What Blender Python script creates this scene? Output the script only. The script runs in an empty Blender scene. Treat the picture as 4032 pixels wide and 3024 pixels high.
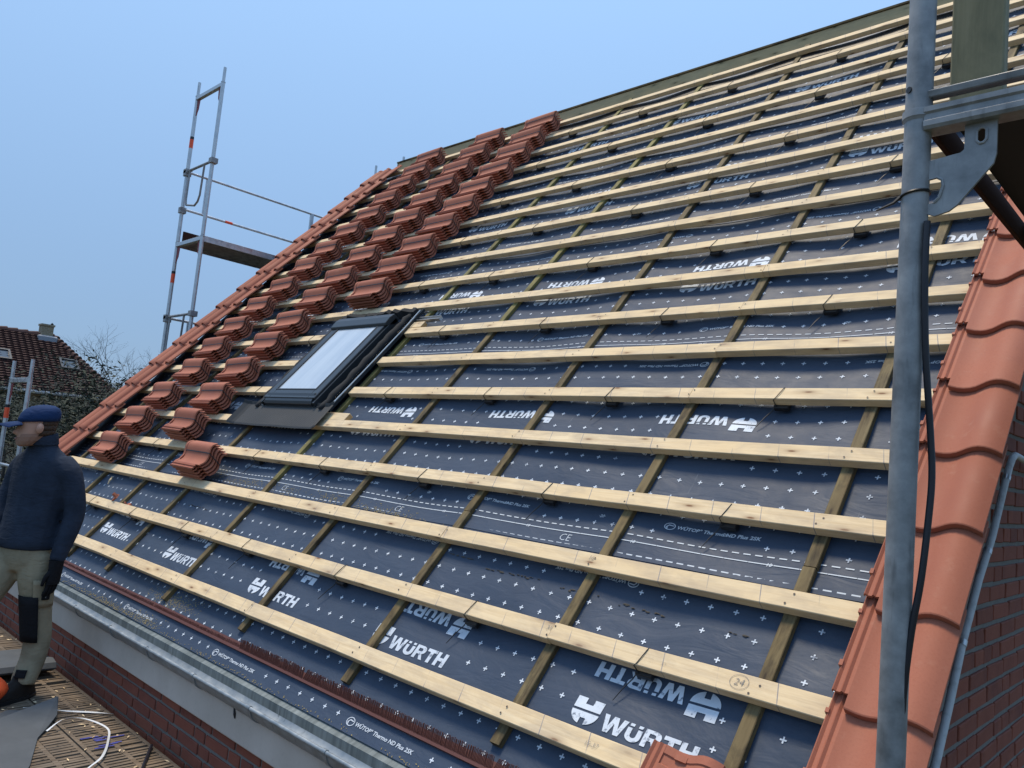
import bpy, bmesh, math, random
from mathutils import Matrix, Vector
random.seed(7)
rnd = random.random
def ru(a, b): return a + (b - a) * random.random()

# ------------------------------------------------------------------ camera
scn = bpy.context.scene
col = scn.collection
camd = bpy.data.cameras.new('camera')
cam = bpy.data.objects.new('camera', camd); col.objects.link(cam)
camd.sensor_width = 36.0; camd.lens = 36.0 * 3077.9 / 4032.0
camd.clip_start = 0.05; camd.clip_end = 2000.0
_r = Vector((0.723351447, 0.684258641, 0.0924813261))
_d = Vector((-0.000853883739, 0.134824098, -0.990869181))
_f = Vector((-0.690479511, 0.716667688, 0.0981094835))
_m = Matrix((( _r.x, -_d.x, -_f.x, 0.6112), (_r.y, -_d.y, -_f.y, -2.3798), (_r.z, -_d.z, -_f.z, 0.6618), (0, 0, 0, 1)))
cam.matrix_world = _m
scn.camera = cam

# ------------------------------------------------------------------ sky and sun
SUN_EL, SUN_AZ = 76.0, 262.0       # elevation; compass angle the sun stands at (degrees from +Y towards +X)
SKY_Z = (4.05, 6.55, 10.35)             # colour of the veil at the zenith, before the background strength
world = bpy.data.worlds.new('World'); scn.world = world; world.use_nodes = True
wn = world.node_tree.nodes; wl = world.node_tree.links; wn.clear()
wo = wn.new('ShaderNodeOutputWorld'); wb = wn.new('ShaderNodeBackground'); ws = wn.new('ShaderNodeTexSky')
ws.sky_type = 'NISHITA'; ws.sun_disc = False
ws.sun_elevation = math.radians(SUN_EL); ws.sun_rotation = math.radians(SUN_AZ)
ws.altitude = 0; ws.air_density = 1.0; ws.dust_density = 0.6; ws.ozone_density = 2.0
wb.inputs['Strength'].default_value = 0.12
# overcast veil over the blue: zenith three times as bright as the horizon (CIE overcast sky)
wt = wn.new('ShaderNodeTexCoord'); wx = wn.new('ShaderNodeSeparateXYZ'); wl.new(wt.outputs['Generated'], wx.inputs[0])
def wmath(op, a, b):
    m = wn.new('ShaderNodeMath'); m.operation = op
    for v, i in ((a, 0), (b, 1)):
        if isinstance(v, (int, float)): m.inputs[i].default_value = v
        else: wl.new(v, m.inputs[i])
    return m.outputs[0]
wz = wmath('MAXIMUM', wx.outputs['Z'], 0.0)
wlum = wmath('DIVIDE', wmath('ADD', wmath('MULTIPLY', wz, 2.0), 1.0), 3.0)
ov = wn.new('ShaderNodeMix'); ov.data_type = 'RGBA'; ov.blend_type = 'MULTIPLY'; ov.inputs[0].default_value = 1.0
ov.inputs[6].default_value = (SKY_Z[0], SKY_Z[1], SKY_Z[2], 1); wl.new(wlum, ov.inputs[7])
wm_ = wn.new('ShaderNodeMix'); wm_.data_type = 'RGBA'; wm_.inputs[0].default_value = 0.85
wl.new(ws.outputs[0], wm_.inputs[6]); wl.new(ov.outputs[2], wm_.inputs[7])
wl.new(wm_.outputs[2], wb.inputs[0]); wl.new(wb.outputs[0], wo.inputs[0])
sund = bpy.data.lights.new('sun', 'SUN'); sun = bpy.data.objects.new('sun', sund); col.objects.link(sun)
sund.energy = 2.9; sund.angle = math.radians(15); sund.color = (1.0, 0.84, 0.62)
az = math.radians(SUN_AZ); el = math.radians(SUN_EL)
sdir = Vector((math.sin(az) * math.cos(el), math.cos(az) * math.cos(el), math.sin(el)))
sun.rotation_euler = sdir.to_track_quat('Z', 'Y').to_euler()
sun.location = (0, -6, 12)
vs = scn.view_settings
vs.view_transform = 'Standard'; vs.look = 'None'; vs.gamma = 1.0; vs.use_curve_mapping = False
vs.exposure = 0.36

# ------------------------------------------------------------------ frames and helpers
TH = math.radians(49.2); CT, ST = math.cos(TH), math.sin(TH)
ROOF = Matrix(((1, 0, 0, 0), (0, CT, -ST, 0), (0, ST, CT, 0), (0, 0, 0, 1)))   # roof coords (X along eave, Y up slope, N out) -> world
def T(x, y=0, z=0): return Matrix.Translation((x, y, z))
def RZ(a): return Matrix.Rotation(a, 4, 'Z')
def RX(a): return Matrix.Rotation(a, 4, 'X')
def RY(a): return Matrix.Rotation(a, 4, 'Y')
def RW(X, Y, N): return ROOF @ Vector((X, Y, N))
MW = {}
def wm(o): return MW.get(o.name, Matrix.Identity(4))
def place(o, parent, world):
    """put o at the given world matrix, as a child of parent"""
    MW[o.name] = world
    if parent is not None:
        o.parent = parent
        o.matrix_parent_inverse = Matrix.Identity(4)
        o.matrix_basis = wm(parent).inverted() @ world
    else:
        o.matrix_basis = world
def tag(o, label=None, cat=None, group=None, kind=None):
    if label: o['label'] = label
    if cat: o['category'] = cat
    if group: o['group'] = group
    if kind: o['kind'] = kind
    return o
def empty(name, loc, label=None, cat=None, group=None, rot=None):
    o = bpy.data.objects.new(name, None); col.objects.link(o); o.empty_display_size = 0.1
    m = T(*loc) if rot is None else T(*loc) @ rot
    place(o, None, m)
    return tag(o, label, cat, group)
def ob(name, me, parent=None, world=None, mat=None):
    o = bpy.data.objects.new(name, me); col.objects.link(o)
    if mat is not None and len(me.materials) == 0: me.materials.append(mat)
    place(o, parent, world if world is not None else Matrix.Identity(4))
    return o
def dup(root, world, label=None, group=None):
    """copy a thing with its parts"""
    r = root.copy(); col.objects.link(r); place(r, None, world)
    if label: r['label'] = label
    if group: r['group'] = group
    for ch in list(root.children):
        c = ch.copy(); col.objects.link(c); c.parent = r
        MW[c.name] = world @ c.matrix_basis
        for g in list(ch.children):
            d = g.copy(); col.objects.link(d); d.parent = c
    return r

class MB:
    """collects geometry into one mesh"""
    def __init__(s): s.v = []; s.f = []; s.mi = []
    def add(s, vs, fs, mi=0):
        n = len(s.v); s.v += [tuple(v) for v in vs]; s.f += [tuple(i + n for i in f) for f in fs]; s.mi += [mi] * len(fs)
    def box(s, x0, x1, y0, y1, z0, z1, mi=0, M=None):
        vs = [(x0, y0, z0), (x1, y0, z0), (x1, y1, z0), (x0, y1, z0), (x0, y0, z1), (x1, y0, z1), (x1, y1, z1), (x0, y1, z1)]
        if M is not None: vs = [M @ Vector(v) for v in vs]
        s.add(vs, [(0, 3, 2, 1), (4, 5, 6, 7), (0, 1, 5, 4), (1, 2, 6, 5), (2, 3, 7, 6), (3, 0, 4, 7)], mi)
    def tube(s, pts, r, n=10, mi=0, cap=True, closed=False):
        pts = [Vector(p) for p in pts]; rs = r if isinstance(r, (list, tuple)) else [r] * len(pts)
        ring0 = len(s.v); k = len(pts); up = None
        for i, p in enumerate(pts):
            if closed: d = pts[(i + 1) % k] - pts[i - 1]
            else: d = pts[min(i + 1, k - 1)] - pts[max(i - 1, 0)]
            d.normalize()
            if up is None:
                up = Vector((0, 0, 1)) if abs(d.z) < .9 else Vector((1, 0, 0))
            a = d.cross(up)
            if a.length < 1e-6: a = d.cross(Vector((0, 1, 0)))
            a.normalize(); b = a.cross(d); b.normalize(); up = b
            for j in range(n):
                t = 2 * math.pi * j / n
                s.v.append(tuple(p + (a * math.cos(t) + b * math.sin(t)) * rs[i]))
        for i in range(k if closed else k - 1):
            i2 = (i + 1) % k
            for j in range(n):
                j2 = (j + 1) % n
                s.f.append((ring0 + i * n + j, ring0 + i * n + j2, ring0 + i2 * n + j2, ring0 + i2 * n + j)); s.mi.append(mi)
        if cap and not closed:
            s.f.append(tuple(ring0 + j for j in range(n))[::-1]); s.mi.append(mi)
            s.f.append(tuple(ring0 + (k - 1) * n + j for j in range(n))); s.mi.append(mi)
    def sweep(s, prof, a, b, axis=0, mi=0, closed=True, cap=True):
        """2-D profile swept along an axis from a to b"""
        def mk(t, p): return (t, p[0], p[1]) if axis == 0 else ((p[0], t, p[1]) if axis == 1 else (p[0], p[1], t))
        n = len(prof); o = len(s.v)
        for t in (a, b):
            for p in prof: s.v.append(mk(t, p))
        for j in range(n if closed else n - 1):
            k = (j + 1) % n
            s.f.append((o + j, o + k, o + n + k, o + n + j)); s.mi.append(mi)
        if closed and cap:
            s.f.append(tuple(o + j for j in range(n))[::-1]); s.f.append(tuple(o + n + j for j in range(n))); s.mi += [mi, mi]
    def rings(s, rings, mi=0, cap=True):
        n = len(rings[0]); o = len(s.v)
        for r in rings: s.v += [tuple(p) for p in r]
        for i in range(len(rings) - 1):
            for j in range(n):
                k = (j + 1) % n
                s.f.append((o + i * n + j, o + i * n + k, o + (i + 1) * n + k, o + (i + 1) * n + j)); s.mi.append(mi)
        if cap:
            s.f.append(tuple(o + j for j in range(n))[::-1]); s.f.append(tuple(o + (len(rings) - 1) * n + j for j in range(n))); s.mi += [mi, mi]
    def mesh(s, name, mats, smooth=False, bevel=0.0, fixn=True):
        me = bpy.data.meshes.new(name)
        me.from_pydata(s.v, [], s.f)
        for m in (mats if isinstance(mats, (list, tuple)) else [mats]): me.materials.append(m)
        for p, i in zip(me.polygons, s.mi): p.material_index = i
        if bevel > 0 or fixn:
            bm = bmesh.new(); bm.from_mesh(me)
            if fixn: bmesh.ops.recalc_face_normals(bm, faces=bm.faces)
            if bevel > 0: bmesh.ops.bevel(bm, geom=bm.edges[:], offset=bevel, segments=1, affect='EDGES', clamp_overlap=True)
            bm.to_mesh(me); bm.free()
        if smooth is True:
            for p in me.polygons: p.use_smooth = True
        elif smooth:
            for p in me.polygons: p.use_smooth = True
            me.set_sharp_from_angle(angle=smooth)
        me.update()
        return me
SM = math.radians(40)

# ------------------------------------------------------------------ materials
def mat(name, base=(.5, .5, .5), rough=.6, metal=0.0, spec=.5):
    m = bpy.data.materials.new(name); m.use_nodes = True
    b = m.node_tree.nodes['Principled BSDF']
    b.inputs['Base Color'].default_value = (*base, 1); b.inputs['Roughness'].default_value = rough
    b.inputs['Metallic'].default_value = metal; b.inputs['Specular IOR Level'].default_value = spec
    return m
class NT:
    def __init__(s, m):
        s.n = m.node_tree.nodes; s.l = m.node_tree.links; s.b = s.n['Principled BSDF']
        s.tc = s.n.new('ShaderNodeTexCoord'); s.oi = s.n.new('ShaderNodeObjectInfo')
    def co(s, scale=(1, 1, 1), rand=True):
        mp = s.n.new('ShaderNodeMapping'); mp.inputs['Scale'].default_value = scale
        s.l.new(s.tc.outputs['Object'], mp.inputs['Vector'])
        if rand:
            c = s.n.new('ShaderNodeMath'); c.operation = 'MULTIPLY'; c.inputs[1].default_value = 37.0
            s.l.new(s.oi.outputs['Random'], c.inputs[0])
            cx = s.n.new('ShaderNodeCombineXYZ')
            for i in range(3): s.l.new(c.outputs[0], cx.inputs[i])
            s.l.new(cx.outputs[0], mp.inputs['Location'])
        return mp.outputs[0]
    def noise(s, vec, scale=5, detail=4, rough=.55, dist=0):
        t = s.n.new('ShaderNodeTexNoise'); t.inputs['Scale'].default_value = scale; t.inputs['Detail'].default_value = detail
        t.inputs['Roughness'].default_value = rough; t.inputs['Distortion'].default_value = dist
        s.l.new(vec, t.inputs['Vector']); return t.outputs['Fac']
    def ramp(s, fac, stops):
        r = s.n.new('ShaderNodeValToRGB'); e = r.color_ramp.elements
        while len(e) < len(stops): e.new(.5)
        for q, (p, c) in zip(e, stops):
            q.position = p; q.color = (*c, 1) if len(c) == 3 else c
        s.l.new(fac, r.inputs[0]); return r.outputs[0]
    def mix(s, fac, a, b, mode='MIX'):
        m = s.n.new('ShaderNodeMix'); m.data_type = 'RGBA'; m.blend_type = mode
        for v, i in ((fac, 0), (a, 6), (b, 7)):
            if isinstance(v, (int, float)): m.inputs[i].default_value = v
            elif isinstance(v, tuple): m.inputs[i].default_value = (*v, 1)
            else: s.l.new(v, m.inputs[i])
        return m.outputs[2]
    def math(s, op, a, b=0.0):
        m = s.n.new('ShaderNodeMath'); m.operation = op
        for v, i in ((a, 0), (b, 1)):
            if isinstance(v, (int, float)): m.inputs[i].default_value = v
            else: s.l.new(v, m.inputs[i])
        return m.outputs[0]
    def color(s, c): s.l.new(c, s.b.inputs['Base Color'])
    def rough(s, c): s.l.new(c, s.b.inputs['Roughness'])
    def bump(s, h, strength=.3, dist=.002):
        b = s.n.new('ShaderNodeBump'); b.inputs['Strength'].default_value = strength; b.inputs['Distance'].default_value = dist
        s.l.new(h, b.inputs['Height']); s.l.new(b.outputs[0], s.b.inputs['Normal'])
    def sep(s, vec):
        x = s.n.new('ShaderNodeSeparateXYZ'); s.l.new(vec, x.inputs[0]); return x.outputs
BW = [(0, (0, 0, 0)), (1, (1, 1, 1))]
def g(v): return (v, v, v)

def wood_mat(name, light, dark, knot, stain=0.0, stain_col=(.1, .08, .05), pencil=False, rough=.75):
    """sawn timber, grain along local X"""
    m = mat(name, light, rough, spec=.25); t = NT(m)
    v = t.co((.8, 22, 22)); gr = t.noise(v, 3.0, 6, .65, 1.0)
    v2 = t.co((1, 1, 1)); big = t.noise(v2, 1.6, 3, .5)
    c = t.mix(t.ramp(gr, [(.3, g(0)), (.75, g(1))]), dark, light)
    c = t.mix(t.ramp(big, [(.35, g(0)), (.7, g(.6))]), c, (light[0] * .86, light[1] * .76, light[2] * .62))
    c = t.mix(t.math('MULTIPLY', t.oi.outputs['Random'], .30), c, (light[0] * .80, light[1] * .74, light[2] * .66))
    # knots
    vo = t.n.new('ShaderNodeTexVoronoi'); vo.inputs['Scale'].default_value = 1.0; vo.voronoi_dimensions = '2D'
    xs = t.sep(t.co((3.1, 11, 11))); cv = t.n.new('ShaderNodeCombineXYZ'); t.l.new(xs[0], cv.inputs[0]); t.l.new(t.math('ADD', xs[1], xs[2]), cv.inputs[1])
    t.l.new(cv.outputs[0], vo.inputs['Vector'])
    k = t.ramp(vo.outputs['Distance'], [(.0, g(1)), (.035, g(.9)), (.06, g(.5)), (.12, g(.22)), (.26, g(0))])
    sel = t.ramp(vo.outputs['Color'], [(.34, g(0)), (.40, g(1))])
    c = t.mix(t.mix(1.0, k, sel, 'MULTIPLY'), c, knot)
    if stain:
        st = t.ramp(t.noise(t.co((2.5, 7, 7)), 2.2, 5, .65, .4), [(.42, g(0)), (.68, g(stain))])
        c = t.mix(st, c, stain_col)
    if pencil:
        x = t.sep(t.tc.outputs['Object'])
        a = t.math('ADD', x[0], t.math('MULTIPLY', x[1], .25))
        a = t.math('ADD', a, t.math('MULTIPLY', t.oi.outputs['Random'], .3))
        fr = t.math('FRACT', t.math('DIVIDE', a, .205))
        ln = t.math('LESS_THAN', t.math('ABSOLUTE', t.math('SUBTRACT', fr, .5)), .009)
        msk = t.math('MULTIPLY', ln, t.ramp(t.noise(t.co((1, 1, 1)), 9, 2), [(.38, g(0)), (.6, g(.75))]))
        c = t.mix(msk, c, (.16, .17, .22))
    t.color(c); t.bump(gr, .25, .002)
    return m
M_batten = wood_mat('pine_batten', (.85, .70, .47), (.62, .455, .265), (.17, .075, .032), .55, (.42, .33, .235), True)
M_endgrain = wood_mat('pine_end_grain', (.62, .40, .19), (.45, .26, .11), (.3, .14, .06))
M_counter = wood_mat('treated_counter_batten', (.215, .170, .085), (.095, .066, .032), (.04, .026, .014), .95, (.026, .019, .012), rough=.7)
M_counter_green = wood_mat('fresh_treated_timber', (.27, .25, .095), (.16, .14, .055), (.09, .07, .03), .75, (.045, .035, .02), rough=.7)
M_ridge = wood_mat('treated_ridge_board', (.54, .45, .27), (.42, .35, .21), (.08, .07, .03), .3, (.20, .18, .115))
M_plank = wood_mat('treated_green_plank', (.31, .285, .18), (.22, .205, .125), (.03, .03, .02), .5, (.09, .095, .06))

def membrane_mat():
    m = mat('roofing_underlay', (.05, .058, .08), .55, spec=.26); t = NT(m)
    v = t.co((1, 1, 1), False)
    n1 = t.noise(v, 2.0, 5, .6); n2 = t.noise(v, 60, 3, .6); n3 = t.noise(v, 9, 6, .65)
    c = t.mix(t.ramp(n1, [(.3, g(0)), (.7, g(1))]), (.031, .048, .082), (.049, .069, .108))
    c = t.mix(t.ramp(n2, [(.55, g(0)), (.8, g(.3))]), c, (.016, .028, .055))
    # faint scratches running up the slope
    w = t.noise(t.co((26, 1.2, 1), False), 2.2, 2, .5)
    c = t.mix(t.ramp(w, [(.765, g(0)), (.775, g(.45)), (.79, g(0))]), c, (.25, .28, .33))
    t.color(c)
    t.rough(t.ramp(n3, [(.3, g(.50)), (.7, g(.62))]))
    n4 = t.noise(t.co((1.3, 3.6, 1), False), 2.4, 3, .5, 1.6)
    t.bump(t.math('ADD', t.math('MULTIPLY', n2, .06), t.math('ADD', t.math('MULTIPLY', n3, .2), n4)), .36, .014)
    return m
M_memb = membrane_mat()
def print_mat():
    m = mat('white_print', (.5, .53, .58), .6, spec=.3); t = NT(m)
    n = t.noise(t.co((1, 1, 1), False), 38, 5, .7); n2 = t.noise(t.co((1, 1, 1), False), 6, 3, .5)
    k = t.ramp(n, [(.56, g(0)), (.66, g(.8))])
    c = t.mix(k, t.mix(t.ramp(n2, [(.3, g(0)), (.7, g(1))]), (.46, .52, .60), (.64, .70, .78)), (.06, .085, .14))
    t.color(c); return m
M_print = print_mat()
M_print_small = mat('small_white_print', (.52, .57, .63), .6, spec=.3)

def clay_mat(name, a, b, dark):
    m = mat(name, a, .72, spec=.3); t = NT(m)
    n = t.noise(t.co((1, 1, 1)), 5, 4, .55); n2 = t.noise(t.co((1, 1, 1)), 140, 3, .6)
    c = t.mix(t.ramp(n, [(.3, g(0)), (.7, g(1))]), a, b)
    c = t.mix(t.math('MULTIPLY', t.oi.outputs['Random'], .45), c, dark)
    c = t.mix(t.ramp(n2, [(.5, g(0)), (.8, g(.5))]), c, dark)
    n3 = t.noise(t.co((1, 1, 1)), 16, 6, .7)
    c = t.mix(t.ramp(n3, [(.58, g(0)), (.8, g(.45))]), c, (.42, .22, .15))
    t.color(c); t.rough(t.ramp(n, [(.3, g(.62)), (.7, g(.85))])); t.bump(n2, .25, .0015); return m
M_clay = clay_mat('red_clay', (.335, .114, .068), (.395, .146, .092), (.27, .088, .054))
M_clay_roof = clay_mat('weathered_red_clay', (.046, .022, .021), (.066, .029, .026), (.034, .016, .016))

def zinc_mat(name, a, b, rough=.42, metal=.75):
    m = mat(name, a, rough, metal); t = NT(m)
    n = t.noise(t.co((1.5, 1.5, 1.5)), 9, 5, .6); n2 = t.noise(t.co((1, 1, .18)), 45, 3, .6)
    c = t.mix(t.ramp(n, [(.3, g(0)), (.7, g(1))]), a, b)
    c = t.mix(t.ramp(n2, [(.6, g(0)), (.75, g(.5))]), c, tuple(x * .45 for x in a))
    t.color(c); t.rough(t.ramp(n, [(.3, g(rough - .1)), (.7, g(rough + .16))])); t.bump(n, .1, .002); return m
M_zinc = zinc_mat('zinc_gutter', (.22, .25, .27), (.36, .39, .41), .45, .6)
M_galv = zinc_mat('galvanised_steel', (.42, .44, .46), (.60, .62, .63), .4, .8)
M_galv_dark = zinc_mat('weathered_galvanised_steel', (.15, .155, .16), (.38, .385, .39), .55, .25)
M_zinc_strip = mat('stained_zinc_strip', (.3, .35, .35), .6, .15)
t = NT(M_zinc_strip)
n_ = t.noise(t.co((16, 1, .6), False), 2.0, 4, .6); n2_ = t.noise(t.co((1, 1, 1), False), 5, 4, .6)
c_ = t.mix(t.ramp(n_, [(.35, g(0)), (.7, g(1))]), (.085, .105, .108), (.20, .23, .232))
c_ = t.mix(t.ramp(n2_, [(.5, g(0)), (.75, g(.5))]), c_, (.055, .07, .068)); t.color(c_)

M_black = mat('black_plastic', (.012, .012, .014), .45)
M_cable = mat('black_cable', (.010, .010, .016), .4)
M_strap = mat('black_strap', (.018, .018, .022), .4)
M_comb = mat('red_brown_plastic', (.095, .028, .020), .6)
M_alu = mat('anthracite_aluminium', (.035, .04, .045), .32, .3)
M_foam = mat('black_foam', (.012, .013, .015), .9)
M_apron = mat('anthracite_pleated_flashing', (.032, .034, .036), .6, .1)
M_orange = mat('orange_sticker', (.85, .10, .03), .5)
M_redsteel = mat('red_steel_bracket', (.22, .018, .022), .5)
M_brownsteel = mat('red_brown_steel_edge', (.045, .020, .015), .9, 0, .1)
M_darkply = mat('dark_deck_underside', (.012, .011, .011), .8)
def brick_mat():
    m = mat('red_brick', (.3, .09, .06), .85, spec=.2); t = NT(m)
    n = t.noise(t.co((1, 1, 1)), 9, 5, .65); n2 = t.noise(t.co((1, 1, 1)), 70, 3, .6)
    c = t.mix(t.oi.outputs['Random'], (.215, .068, .044), (.145, .050, .038))
    c = t.mix(t.ramp(n, [(.35, g(0)), (.75, g(.7))]), c, (.25, .084, .054))
    c = t.mix(t.ramp(n2, [(.6, g(0)), (.8, g(.45))]), c, (.07, .025, .022))
    t.color(c); t.bump(t.math('ADD', n, t.math('MULTIPLY', n2, .4)), .5, .004); return m
M_brick = brick_mat()
M_mortar = mat('grey_mortar', (.23, .225, .21), .95, spec=.1)
t = NT(M_mortar); n_ = t.noise(t.co((1, 1, 1), False), 30, 5, .65)
t.color(t.mix(n_, (.12, .117, .108), (.23, .222, .205))); t.bump(n_, .5, .004)
M_plaster = mat('pale_plaster', (.5, .47, .44), .9, spec=.2)
t = NT(M_plaster); n_ = t.noise(t.co((1, 1, 1), False), 3, 6, .65); n2_ = t.noise(t.co((1, 1, 1), False), 55, 3, .6)
c_ = t.mix(t.ramp(n_, [(.3, g(0)), (.75, g(1))]), (.44, .38, .325), (.56, .49, .43))
t.color(t.mix(t.ramp(n2_, [(.6, g(0)), (.8, g(.25))]), c_, (.22, .2, .18))); t.bump(n2_, .2, .002)

# ------------------------------------------------------------------ membrane surface
CB = [-0.53, -1.37, -2.29, -3.26, -4.20, -5.20, -5.98, -6.86, -7.75, -8.25]
S = .345
NB = 19
def by(i): return (i - 1) * S          # lower arris of batten i
rngw = random.Random(3)
WV = [(rngw.uniform(1.5, 9), rngw.uniform(1.5, 11), rngw.uniform(0, 6.3), rngw.uniform(.0004, .0016)) for _ in range(14)]
def hm(X, Y):
    """underlay height along the roof normal: sags between counter battens, small wrinkles"""
    s = 0.0
    for k in range(len(CB) - 1):
        if CB[k + 1] <= X <= CB[k]:
            u = (CB[k] - X) / (CB[k] - CB[k + 1]); s = math.sin(math.pi * u) ** 1.0
            ph = k * 1.7
            break
    else:
        ph = 0; s = .4
    y0 = (Y / S) - math.floor(Y / S)
    h = -.0635 - .010 * s - .004 * s * math.sin(2 * math.pi * Y / .69 + ph)
    s *= min(1, max(0.0, (Y + .50) / .25))
    h = -.0635 - .010 * s - .004 * s * math.sin(2 * math.pi * Y / .69 + ph)
    for a, b, p, am in WV: h += am * math.sin(a * X + b * Y + p) * (.25 + .75 * s)
    if X > -.62: h += .010 * max(0, math.sin((X + .62) / .52 * math.pi)) * math.sin(2 * math.pi * Y / .47 + 1.0) * (1 if Y > .9 else .3)
    # puckers above each batten
    h += .004 * s * math.sin(2 * math.pi * (Y - .05) / S + .6 * math.sin(5 * X + ph))
    return h

# ------------------------------------------------------------------ ground
gm = MB(); gm.add([(-600, -600, -4.2), (600, -600, -4.2), (600, 600, -4.2), (-600, 600, -4.2)], [(0, 1, 2, 3)])
M_ground = mat('winter_lawn', (.06, .07, .03), .95)
t = NT(M_ground); n_ = t.noise(t.co((1, 1, 1), False), .6, 6, .65)
t.color(t.mix(t.ramp(n_, [(.35, g(0)), (.65, g(1))]), (.035, .045, .018), (.085, .075, .04)))
tag(ob('ground', gm.mesh('ground', M_ground)), kind='structure')

# ================================================================== the house
house = empty('brick_house', (-4.2, 0, -4.2), 'red brick house with its half-laid tile roof opened to battens and dark underlay', 'house')
HB = Matrix.Identity(4)
# membrane
mb = MB(); X0, X1, Y0, Y1 = -8.34, -.10, -.615, 6.12; nx, ny = 206, 168
for j in range(ny + 1):
    for i in range(nx + 1):
        X = X0 + (X1 - X0) * i / nx; Y = Y0 + (Y1 - Y0) * j / ny
        mb.v.append((X, Y, hm(X, Y)))
for j in range(ny):
    for i in range(nx):
        a = j * (nx + 1) + i; mb.f.append((a, a + 1, a + nx + 2, a + nx + 1)); mb.mi.append(0)
roof = ob('roof', mb.mesh('roof_underlay', M_memb, True, fixn=False), house, ROOF)
tag(roof, label='dark blue-grey roofing underlay with white print under the battens')
# roof body under the membrane and the far slope
mb = MB()
RIDGE_Y, RIDGE_Z = RW(0, 6.17, -.09).y, RW(0, 6.17, -.09).z
pts = [RW(0, -.60, -.10), RW(0, 6.1, -.10)]
e0 = pts[0]; e1 = pts[1]
mb.sweep([(e0.y + .02, e0.z), (e1.y, e1.z), (2 * RIDGE_Y - e0.y, e0.z)], -8.30, -.14, 0)
ob('roof_body', mb.mesh('roof_body', M_memb), house)

# --- printing on the underlay
def poly2mesh(loops, name):
    """filled 2-D outline (with holes) -> list of verts, faces"""
    cu = bpy.data.curves.new(name, 'CURVE'); cu.dimensions = '2D'; cu.fill_mode = 'BOTH'
    for lp in loops:
        sp = cu.splines.new('POLY'); sp.points.add(len(lp) - 1); sp.use_cyclic_u = True
        for p, q in zip(sp.points, lp): p.co = (q[0], q[1], 0, 1)
    o = bpy.data.objects.new(name, cu); col.objects.link(o)
    dg = bpy.context.evaluated_depsgraph_get()
    me = bpy.data.meshes.new_from_object(o.evaluated_get(dg))
    vs = [(v.co.x, v.co.y) for v in me.vertices]; fs = [tuple(p.vertices) for p in me.polygons]
    bpy.data.objects.remove(o); bpy.data.curves.remove(cu); bpy.data.meshes.remove(me)
    return vs, fs
def text2mesh(txt, size, bold=0.0, shear=0.0, xs=1.0):
    cu = bpy.data.curves.new('txt', 'FONT'); cu.body = txt; cu.size = size; cu.offset = bold; cu.shear = shear; cu.resolution_u = 2
    o = bpy.data.objects.new('txt', cu); col.objects.link(o)
    dg = bpy.context.evaluated_depsgraph_get()
    me = bpy.data.meshes.new_from_object(o.evaluated_get(dg))
    vs = [(v.co.x * xs, v.co.y) for v in me.vertices]; fs = [tuple(p.vertices) for p in me.polygons]
    bpy.data.objects.remove(o); bpy.data.curves.remove(cu); bpy.data.meshes.remove(me)
    return vs, fs
def arc(cx, cy, rx, ry, a0, a1, n=10):
    return [(cx + rx * math.cos(math.radians(a0 + (a1 - a0) * i / n)), cy + ry * math.sin(math.radians(a0 + (a1 - a0) * i / n))) for i in range(n + 1)]
def glyphs():
    """heavy capitals, cap height 1: returns list of loops with advance"""
    out = []; x = 0.0
    def put(loops, w):
        nonlocal x
        out.extend([[(px + x, py) for px, py in lp] for lp in loops]); x += w + .10
    put([[(0, 1), (.28, 1), (.40, .36), (.56, 1), (.84, 1), (1.0, .36), (1.12, 1), (1.40, 1), (1.14, 0), (.86, 0), (.70, .60), (.54, 0), (.26, 0)]], 1.36)
    put([[(0, .74), (.26, .74), (.26, .34)] + arc(.42, .34, .16, .13, 180, 360, 8) + [(.58, .74), (.84, .74), (.84, .32)] + arc(.42, .32, .42, .34, 0, -180, 14),
         [(.06, .84), (.30, .84), (.30, 1), (.06, 1)], [(.54, .84), (.78, .84), (.78, 1), (.54, 1)]], .84)
    put([[(0, 0), (0, 1), (.55, 1)] + arc(.58, .69, .34, .31, 85, -70, 10) + [(.95, 0), (.66, 0), (.47, .36), (.27, .36), (.27, 0)],
         [(.27, .80), (.27, .57), (.50, .57)] + arc(.52, .685, .11, .115, -80, 80, 6) + [(.50, .80)]], .92)
    put([[(0, 1), (.86, 1), (.86, .77), (.57, .77), (.57, 0), (.29, 0), (.29, .77), (0, .77)]], .82)
    put([[(0, 0), (0, 1), (.28, 1), (.28, .63), (.62, .63), (.62, 1), (.90, 1), (.90, 0), (.62, 0), (.62, .38), (.28, .38), (.28, 0)]], .90)
    return out, x - .10
def emblem():
    """round emblem: block with a notch over a half disc with a notch"""
    a = [[(-.5, .06), (-.5, .5), (-.14, .5), (-.14, .27), (.14, .27), (.14, .5), (.5, .5), (.5, .06)]]
    b = [[(-.5, -.03)] + arc(0, -.03, .5, .47, 180, 258, 8) + [(-.10, -.40), (-.10, -.26), (.10, -.26), (.10, -.40)] + arc(0, -.03, .5, .47, 282, 360, 8)]
    return a + b
GL, GW = glyphs()
LH, LWD = .063, .365                    # letter height, word width
wv, wf = poly2mesh([[(px * LWD / GW, py * LH) for px, py in lp] for lp in GL], 'word')
ev, ef = poly2mesh([[(px * .115, py * .098) for px, py in lp] for lp in emblem()], 'emblem')
tv, tf = text2mesh('W\u00dcTOP\u00b0 Thermo ND Plus 2SK', .0235, .0006, .12, 1.18)
TWID = max(v[0] for v in tv)
iv, if_ = poly2mesh([arc(0, 0, .026, .019, 0, 350, 22), arc(0, 0, .022, .0155, 0, 350, 22)], 'ring')
iv2, if2 = poly2mesh([[(-.018, -.004), (-.006, .009), (.018, .006), (.017, .002), (-.004, .004), (-.010, -.002), (-.006, -.015), (-.010, -.014)]], 'icon')
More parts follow.
